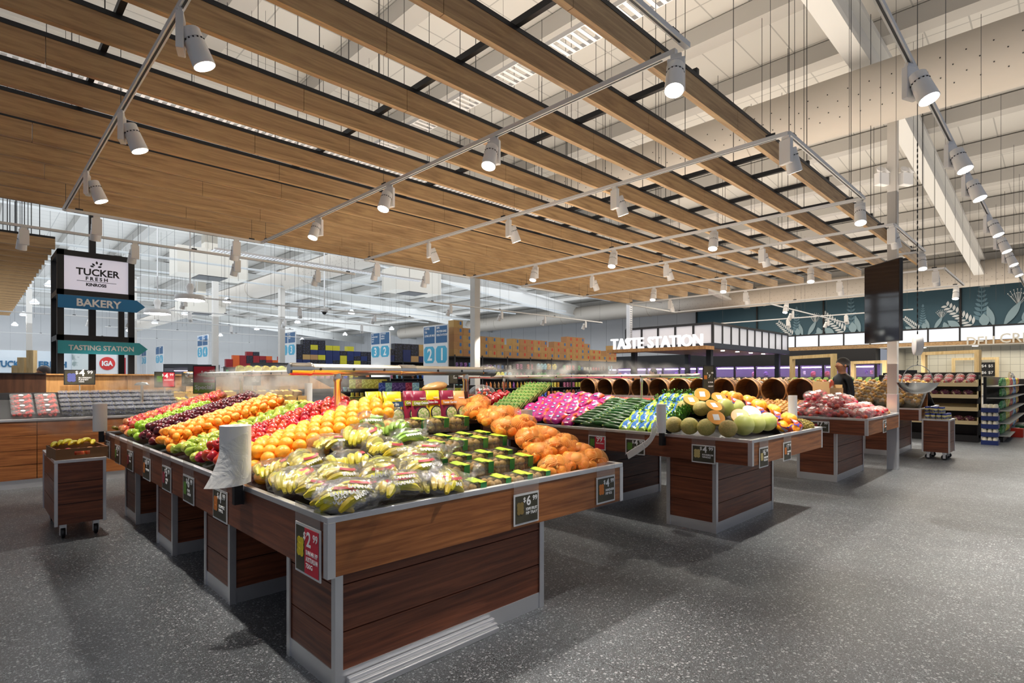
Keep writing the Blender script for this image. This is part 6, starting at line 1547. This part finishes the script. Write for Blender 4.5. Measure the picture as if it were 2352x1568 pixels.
for i in range(9):
    for j in range(2):
        o = bpy.data.objects.new('fruit_bag', RBAG); C.objects.link(o); o.location = (16.98+.16*j, 1.7+.21*i, 1.46+.08*j); tag(o, 'clear bag of red fruit on the top shelf of the tiered rack', 'fruit bag', 'bags on the top rack shelf'); f2 = bpy.data.objects.new('bag_film', RBF); C.objects.link(f2); f2.parent = o
    if i < 8: o = bpy.data.objects.new('salad_bag', RBAG2); C.objects.link(o); o.location = (17.02, 1.75+.22*i, 1.17); tag(o, 'bag of dark salad leaves on the second shelf of the tiered rack', 'salad bag', 'bags on the second rack shelf')
    if i > 5: o = bpy.data.objects.new('salad_bag', RBAG2); C.objects.link(o); o.location = (17.02, 1.75+.22*i, .87); tag(o, 'mauve bag at the left end of the third shelf of the tiered rack', 'salad bag', 'bags on the third rack shelf')
    if i < 6: o = bpy.data.objects.new('salad_bag', RBAG2); C.objects.link(o); o.location = (17.02, 1.72+.2*i, .55); tag(o, 'bag of mixed greens on the lowest shelf of the tiered rack', 'salad bag', 'bags on the lowest rack shelf')
e = empty('peg_rack', (17.5, 1.15, 0), 0, 'long rack of hanging packets along the right aisle', 'rack')
MB().box(0, 6, .3, .36, 0, 1.55).box(0, 6, 0, .36, 0, .1).box(5.97, 6, -.1, .36, 0, 1.5).build('rack_frame', M_BLACK, e)
for z in (.3, .6, .9, 1.2, 1.48): MB().box(0, 6, -.12, .3, z-.17, z-.15).build('rack_shelf', pmat('shelf_grey', (.55, .55, .52), .4), e)
for z in (.3, .6, .9, 1.2, 1.44):
    for i in range(20):
        ci = [3, 3, 8, 8, 0, 0, 9, 2, 1, 6][(i//2) % 10]
        o = bpy.data.objects.new('hanging_packet', PROD['packet'][ci]); C.objects.link(o); o.location = (17.65+.29*i, 1.2, z-.02); o.scale = (1.25, 1.2, .95); o.rotation_euler = (random.uniform(-.2, .3), random.uniform(.1, .6), 0); tag(o, 'colourful packet hanging in the rack along the right aisle', 'packet', 'packets in the aisle rack')
# jar multipacks
M_MAYO = pmat('mayo_jar', hexc('d8cc7c'), .3, col2=hexc('e8e0a8'), cscale=10); M_LID = pmat('lid_blue', hexc('31459c'), .35)
jp = empty('jar_pack', (0, 0, 0), 0, 'x', 'jar pack', 'shrink-wrapped jar packs on the right trolley')
for i in range(3):
    for j in range(2):
        j_ = MB().lathe([(0, 0), (.036, 0), (.04, .01), (.04, .075), (.032, .09), (0, .09)], 14).build('jar', M_MAYO, jp, True, loc=(-.085+.085*i, -.042+.085*j, 0))
        MB().lathe([(.034, .088), (.035, .115), (0, .116)], 14).build('lid', M_LID, j_, True); MB().lathe([(.0405, .02), (.0405, .06)], 14, 0, None, False).build('jar_label', pmat('jar_label', hexc('2a3a8c'), .4, col2=hexc('e0d870'), cscale=18), j_)
for i, (x, y, z, r) in enumerate(((12.95, 1.70, .74, 0), (12.95, 1.87, .74, 0), (13.22, 1.68, .74, .1), (13.22, 1.87, .74, 0), (12.98, 1.75, .86, 0), (13.1, 1.9, .86, 0))):
    lb = 'pack of six blue-lidded jars, %s on the right trolley' % ['front left', 'back left', 'front right', 'back right', 'upper front', 'upper back'][i]
    if i == 0: jp.location = (x, y, z); jp['label'] = lb
    else: dup(jp, (x, y, z), (0, 0, r), lb)
M_TRAYB = pmat('tray_navy', hexc('1d2f6a'), .4)
jt = empty('jar_tray', (0, 0, 0), 0, 'x', 'jar tray', 'stacked trays of white jars')
MB().box(-.2, .2, -.15, -.14, 0, .1).box(-.2, .2, .14, .15, 0, .1).box(-.2, -.19, -.14, .14, 0, .1).box(.19, .2, -.14, .14, 0, .1).box(-.19, .19, -.14, .14, 0, .01).build('printed_tray', M_TRAYB, jt)
for i in range(4):
    for j in range(3): MB().lathe([(0, 0), (.04, 0), (.042, .01), (.042, .13), (.034, .14), (.034, .165), (0, .165)], 12).build('white_jar', pmat('jar_cream', hexc('e8e2cc'), .3), jt, True, loc=(-.14+.093*i, -.09+.09*j, .012))
for k in range(5):
    lb = 'navy tray of cream jars in the floor stack, %s from the floor' % ORD[k]
    if k == 0: jt.location = (16.75, 1.32, 0); jt['label'] = lb
    else: dup(jt, (16.75, 1.32, .185*k), None, lb)
o = MB().box(-.15, .15, -.12, .12, 0, .22).build('red_crate', pmat('crate_red', hexc('c83018'), .4), None, loc=(19.4, 1.0, 0)); tag(o, 'red-orange crate on the floor under the packet rack', 'crate')
o = MB().box(-.3, .3, -.12, .12, 0, .2).build('green_crate', pmat('crate_green', hexc('1d5a38'), .4), None, loc=(21.2, 1.0, 0)); tag(o, 'dark green crate on the floor at the end of the packet rack', 'crate')
e = empty('chef_stand', (14.2, 2.9, 0), -PI/4, 'black stand lettered MY MUSCLE CHEF behind the potato stand', 'display stand')
e.location = at_d(2088, 870, 15.6); e.location.z = 0
MB().box(-.25, .35, 0, .4, 0, .7).build('stand_body', M_BLACK, e); MB().box(-.2, .3, .1, .13, .7, 1.75).build('header_panel', M_BLACK, e)
text('MY MUSCLE', .075, M_WHT_TXT, e, TR((-.16, .095, 1.62)), 'header_lettering', .002, .002); text('CHEF', .17, M_WHT_TXT, e, TR((-.18, .095, 1.45)), 'header_lettering', .002, .008); text('MUSCLE', .075, M_WHT_TXT, e, TR((-.18, -.005, .5)), 'base_lettering', .002, .002); text('CHEF', .17, M_WHT_TXT, e, TR((-.2, -.005, .33)), 'base_lettering', .002, .008)
# timber portal frames
for i, (pxa, pxb, pyt, Da, Db, lb) in enumerate(((1820, 1915, 812, 18.0, 16.2, 'left pale timber portal frame above the yellow fruit'), (1960, 2033, 827, 19.5, 18.5, 'middle pale timber portal frame over the greens'), (2123, 2246, 803, 17.6, 16.2, 'right pale timber portal frame beside the tiered rack'), (2190, 2290, 820, 24, 23, 'far right pale timber portal frame in front of the tiles'))):
    a = at_d(pxa, 870, Da); b_ = at_d(pxb, 870, Db); h = EYE+(870-pyt)*Db/1270; d = b_-a
    e = empty('timber_portal', (a.x, a.y, 0), math.atan2(d.y, d.x), lb, 'timber frame')
    MB().box(-.06, .06, -.06, .06, 0, h).build('post', M_PINE, e); MB().box(d.length-.06, d.length+.06, -.06, .06, 0, h).build('post', M_PINE, e)
    MB().box(.06, d.length-.06, -.05, .05, h-.1, h).build('lintel', M_PINE, e)
# produce island beyond
e = empty('produce_island', (16.6, 3.4, 0), 0, 'low timber produce island of yellow fruit and greens in front of the violet fridges', 'produce island')
MB().box(0, 2.4, 0, 9, 0, 1.0).build('island_body', M_STAND, e); MB().add([(0, 0, 1.0), (2.4, 0, 1.0), (2.4, 9, 1.0), (0, 9, 1.0), (1.4, 0, 1.44), (1.4, 9, 1.44)], [(0, 4, 5, 3), (4, 1, 2, 5), (0, 1, 4), (3, 5, 2)]).build('sloped_top', M_BLACK, e)
YF = MB().lathe(SPH(.06, .8), 10).mesh('yellow_squash', [pmat('squash_yellow', hexc('e89a14'), .35, randomize=.1)], True)
GF = MB().blob((0, 0, 0), (.12, .07, .06), 12, 8, 0, lambda t, p: 1+.16*math.sin(6*p+3*t)).mesh('leafy_bunch', [pmat('leafy_green', hexc('6f9a34'), .5, col2=hexc('b0c870'), cscale=30, randomize=.2)], True)
PF = MB().blob((0, 0, 0), (.12, .07, .06), 12, 8, 0, lambda t, p: 1+.16*math.sin(5*p+3*t)).mesh('purple_bunch', [pmat('leafy_purple', hexc('6a2a48'), .5, col2=hexc('b0a878'), cscale=24, randomize=.2)], True)
for i in range(9):
    for j in range(40):
        x = 16.75+.14*i; y = 3.55+.215*j; z = 1.06+(x-16.6)*.31
        me, nm, ct_, lb, g = ((YF, 'yellow_squash', 'squash', 'yellow round fruit on the island before the violet fridges', 'yellow fruit on the island') if 8.6 < y < 12.4 else (GF, 'leafy_bunch', 'greens', 'leafy green bunch on the island before the violet fridges', 'green bunches on the island') if (y < 6.0) else (PF, 'purple_bunch', 'greens', 'purple leafy bunch on the island before the violet fridges', 'purple bunches on the island'))
        if i % 2 and j % 2: continue
        o = bpy.data.objects.new(nm, me); C.objects.link(o); o.location = (x, y, z+.03); o.rotation_euler = (0, -.3, random.uniform(-.4, .4)); tag(o, lb, ct_, g)
# ================================================================ PEOPLE
M_SKIN = pmat('skin', hexc('c08a68'), .5); M_HAIR = pmat('dark_hair', (.02, .016, .014), .6); M_HAIRG = pmat('grey_hair', (.16, .14, .14), .6)
def person(loc, face, H, shirt, trouser, hair, label, bend=0, longhair=False):
    s = H/1.75
    J = {'pelvis': (0, 0, .95), 'waist': (0, 0, 1.08), 'chest': (0, -.01, 1.3), 'neckb': (0, 0, 1.45), 'neck': (0, -.005, 1.52)}
    V = []; R_ = []; E_ = []
    def add(p, r, par=None):
        V.append(Vector(p)*s); R_.append(r); 
        if par is not None: E_.append((par, len(V)-1))
        return len(V)-1
    pe = add((0, 0, .95), (.15, .11)); wa = add((0, 0, 1.1), (.135, .10), pe); ch = add((0, 0, 1.3), (.16, .115), wa); nb_ = add((0, 0, 1.44), (.10, .075), ch); nk = add((0, -.005, 1.52), (.055, .055), nb_)
    hd0 = add((0, -.02, 1.58), (.075, .085), nk); hd1 = add((0, -.015, 1.66), (.082, .1), hd0); add((0, -.005, 1.72), (.06, .075), hd1)
    for sg in (-1, 1):
        hp = add((sg*.10, 0, .88), (.095, .095), pe); kn = add((sg*.11, -.01, .48), (.06, .06), hp); an = add((sg*.11, .01, .09), (.04, .04), kn); add((sg*.115, -.15, .04), (.04, .03), an)
        sh = add((sg*.19, 0, 1.40), (.06, .06), nb_); el = add((sg*.24, .02, 1.12), (.042, .042), sh); wr = add((sg*.23, -.12, .92), (.028, .028), el); pm = add((sg*.23, -.16, .87), (.034, .02), wr)
        for q in range(4): f0 = add((sg*.23+(q-1.5)*.018, -.195, .845), (.009, .009), pm); add((sg*.23+(q-1.5)*.02, -.215, .815-.004*abs(q-1.5)), (.007, .007), f0)
        t0 = add((sg*.205, -.17, .855), (.01, .01), pm); add((sg*.195, -.19, .835), (.008, .008), t0)
    me = bpy.data.meshes.new('body'); me.from_pydata([tuple(v) for v in V], E_, []); o = bpy.data.objects.new('body', me); C.objects.link(o)
    sk = o.modifiers.new('skin', 'SKIN'); sk.use_smooth_shade = True
    for i, v in enumerate(me.skin_vertices[0].data): v.radius = (R_[i][0]*s, R_[i][1]*s); v.use_root = (i == 0)
    sb_ = o.modifiers.new('sub', 'SUBSURF'); sb_.levels = 2; sb_.render_levels = 2
    m2 = bpy.data.meshes.new_from_object(o.evaluated_get(bpy.context.evaluated_depsgraph_get())); bpy.data.objects.remove(o)
    m2.materials.clear()
    for m in (M_SKIN, shirt, trouser, M_BLACK): m2.materials.append(m)
    for p in m2.polygons:
        c = p.center/s; p.use_smooth = True
        p.material_index = 3 if c.z < .1 else 0 if (c.z > 1.49 or (abs(c.x) > .16 and c.z < .96 and c.y < -.06)) else 2 if c.z < 1.0 and abs(c.x) < .2 else 1
    e = empty('person', loc, face, label, 'person')
    b = bpy.data.objects.new('body', m2); C.objects.link(b); b.parent = e
    h = MB().blob((0, .012*s, 1.675*s), (.098*s, .115*s, .105*s), 18, 12, 0, lambda t, p: 1+.03*math.sin(9*p))
    h.v = [(x, y, max(z, (1.60+.10*max(0, -y/s/.1))*s)) for x, y, z in h.v]
    if longhair: h.blob((0, .09*s, 1.56*s), (.07*s, .05*s, .14*s), 12, 8)
    h.build('hair', hair, e, 'all')
    f_ = MB()
    f_.blob((0, -.115*s, 1.625*s), (.014*s, .02*s, .025*s), 8, 6); f_.blob((-.085*s, 0, 1.63*s), (.012*s, .022*s, .032*s), 8, 6).blob((.085*s, 0, 1.63*s), (.012*s, .022*s, .032*s), 8, 6)
    f_.build('nose_and_ears', M_SKIN, e, 'all')
    MB().blob((-.03*s, -.098*s, 1.648*s), (.008*s, .005*s, .005*s), 8, 6).blob((.03*s, -.098*s, 1.648*s), (.008*s, .005*s, .005*s), 8, 6).build('eyes', M_DARK, e, 'all')
    MB().blob((0, -.1*s, 1.588*s), (.026*s, .01*s, .007*s), 8, 6).build('mouth', pmat('lips', hexc('9a5048'), .5), e, 'all')
    return e
p = at_d(1937, 870, 11.3); person((11.9, 3.08, 0), -2.3, 1.88, M_BLACK, M_DARK, M_HAIR, 'person in a black top with dark hair walking between the far stands, facing left')
p = at_d(1500, 870, 19.5); person((p.x, p.y, 0), -2.5, 1.86, M_BLACK, M_DARK, M_HAIR, 'person in black with long dark hair under the taste station canopy', 0, True)
p = at_d(100, 870, 10.2); person((p.x, p.y, 0), -1.2, 1.72, M_DARK, M_DARK, M_HAIRG, 'person with grey-streaked hair behind the far left partition')
# ================================================================ SMALL DETAIL of the hall: hanging wires, black duct grille, dome camera
wr = MB().tube((0, 0, 0), (0, 0, 2.6), .003, 4).mesh('hanging_wire', M_DARK)
for i in range(70):
    x = random.uniform(1.5, 15); y = random.uniform(11, 26); o = bpy.data.objects.new('hanging_wire', wr); C.objects.link(o); o.location = (x, y, 3.6); tag(o, 'thin dark wire hanging from the grocery hall roof', 'wire', 'hanging wires of the hall')
for i in range(12):
    x = random.uniform(10.5, 22); y = random.uniform(-1, 2.0); o = bpy.data.objects.new('hanging_wire', wr); C.objects.link(o); o.location = (x, y, 3.6); tag(o, 'thin dark wire hanging over the right aisle', 'wire', 'hanging wires over the right aisle')
pc = pmat('conduit_grey', (.5, .52, .53), .5)
for i, (y, z) in enumerate(((14, 5.2), (17, 5.6), (20, 5.3), (24, 5.5), (28, 5.4), (33, 5.6))):
    o = MB().tube((-4, y, z), (24, y, z), .035, 8).build('conduit_pipe', pc); tag(o, 'grey conduit pipe across the grocery hall roof, %s from the front' % ORD[i], 'conduit pipe', 'conduit pipes')
    for q in range(8): MB().tube((-3+3.5*q, y, z), (-3+3.5*q, y, 7.2), .006, 4).build('hanger', pc, o)
for i, (x, y) in enumerate(((6, 21), (13, 19), (9, 33))):
    e = empty('air_unit', (x, y, 5.0), 0, 'boxy cream air unit with dark grille, %s' % ['nearest left one', 'one above the aisle 2 1 sign', 'farthest one'][i], 'air unit')
    MB().box(-1.1, 1.1, -.5, .5, 0, .9).build('duct_box', M_CREAM, e); MB().box(-.45, .45, -.45, .45, -.02, 0).build('grille', M_DARK, e); MB().box(-.2, .2, -.2, .2, .9, 2.2).build('riser', M_CREAM, e)
e = empty('dome_camera', at_d(745, 715, 17), 0, 'white dome security camera on a long stem in the hall', 'camera')
MB().lathe([(.1, .1), (.11, .0), (.09, -.02)], 20).build('camera_housing', M_WHITE2, e, True); MB().blob((0, 0, -.02), (.07, .07, .08), 14, 8).build('dome', M_DARK, e, 'all'); MB().tube((0, 0, .1), (0, 0, 3.6), .02, 8).build('stem', M_WHITE, e)
# truss mast beside the canopy
e = empty('cable_mast', (17.9, 11.8, 0), 0, 'slotted grey steel mast rising past the left end of the taste station canopy', 'mast')
b = MB().box(-.08, -.06, -.08, .08, 2.6, 6.3).box(.06, .08, -.08, .08, 2.6, 6.3)
for i in range(44): b.box(-.06, .06, -.08, -.07, 2.62+i*.083, 2.65+i*.083)
b.build('mast_channel', M_STEEL, e)
# ================================================================ MIST drifting from the pipes
def mist(loc, dims, dens, label, sc=3):
    dens *= 5
    m = bpy.data.materials.new('mist'); m.use_nodes = True; nt = m.node_tree; L = nt.links
    for n in list(nt.nodes):
        if n.type == 'BSDF_PRINCIPLED': nt.nodes.remove(n)
    v = nd(nt, 'ShaderNodeVolumePrincipled'); v.inputs['Color'].default_value = (.95, .9, .84, 1); v.inputs['Anisotropy'].default_value = .2
    tc = nd(nt, 'ShaderNodeTexCoord'); n = nd(nt, 'ShaderNodeTexNoise'); n.inputs['Scale'].default_value = sc; n.inputs['Detail'].default_value = 4; n.inputs['Distortion'].default_value = .8
    L.new(tc.outputs['Object'], n.inputs['Vector'])
    mr = nd(nt, 'ShaderNodeMapRange'); mr.inputs[1].default_value = .48; mr.inputs[2].default_value = .75; mr.inputs[4].default_value = dens; L.new(n.outputs[0], mr.inputs[0])
    gm = nd(nt, 'ShaderNodeMapping'); gm.inputs['Scale'].default_value = tuple(1/d for d in dims); L.new(tc.outputs['Object'], gm.inputs[0])
    gr = nd(nt, 'ShaderNodeTexGradient', gradient_type='SPHERICAL'); L.new(gm.outputs[0], gr.inputs[0])
    mu = nd(nt, 'ShaderNodeMath', operation='MULTIPLY'); L.new(mr.outputs[0], mu.inputs[0]); L.new(gr.outputs[0], mu.inputs[1]); L.new(mu.outputs[0], v.inputs['Density'])
    L.new(v.outputs[0], nt.nodes['Material Output'].inputs['Volume'])
    o = MB().blob((0, 0, 0), dims, 16, 10).build('mist', m, None, 'all', loc=loc); tag(o, label, 'mist', None, 'stuff'); return o
mist((2.3, 9.7, 1.40), (1.0, .4, .2), 2.4, 'white mist drifting from the domed outlet at the berry stand')
mist((2.4, 6.5, 1.47), (.5, 2.4, .2), 2.2, 'thin mist beneath the long pipe of the nearest stand')
mist((6.1, 5.4, 1.62), (.4, 2.4, .16), 2.6, 'thin mist rising over the pipe of the melon stand')
mist((1.0, 8.6, .98), (.7, .5, .2), 1.8, 'mist drifting behind the left trolley')
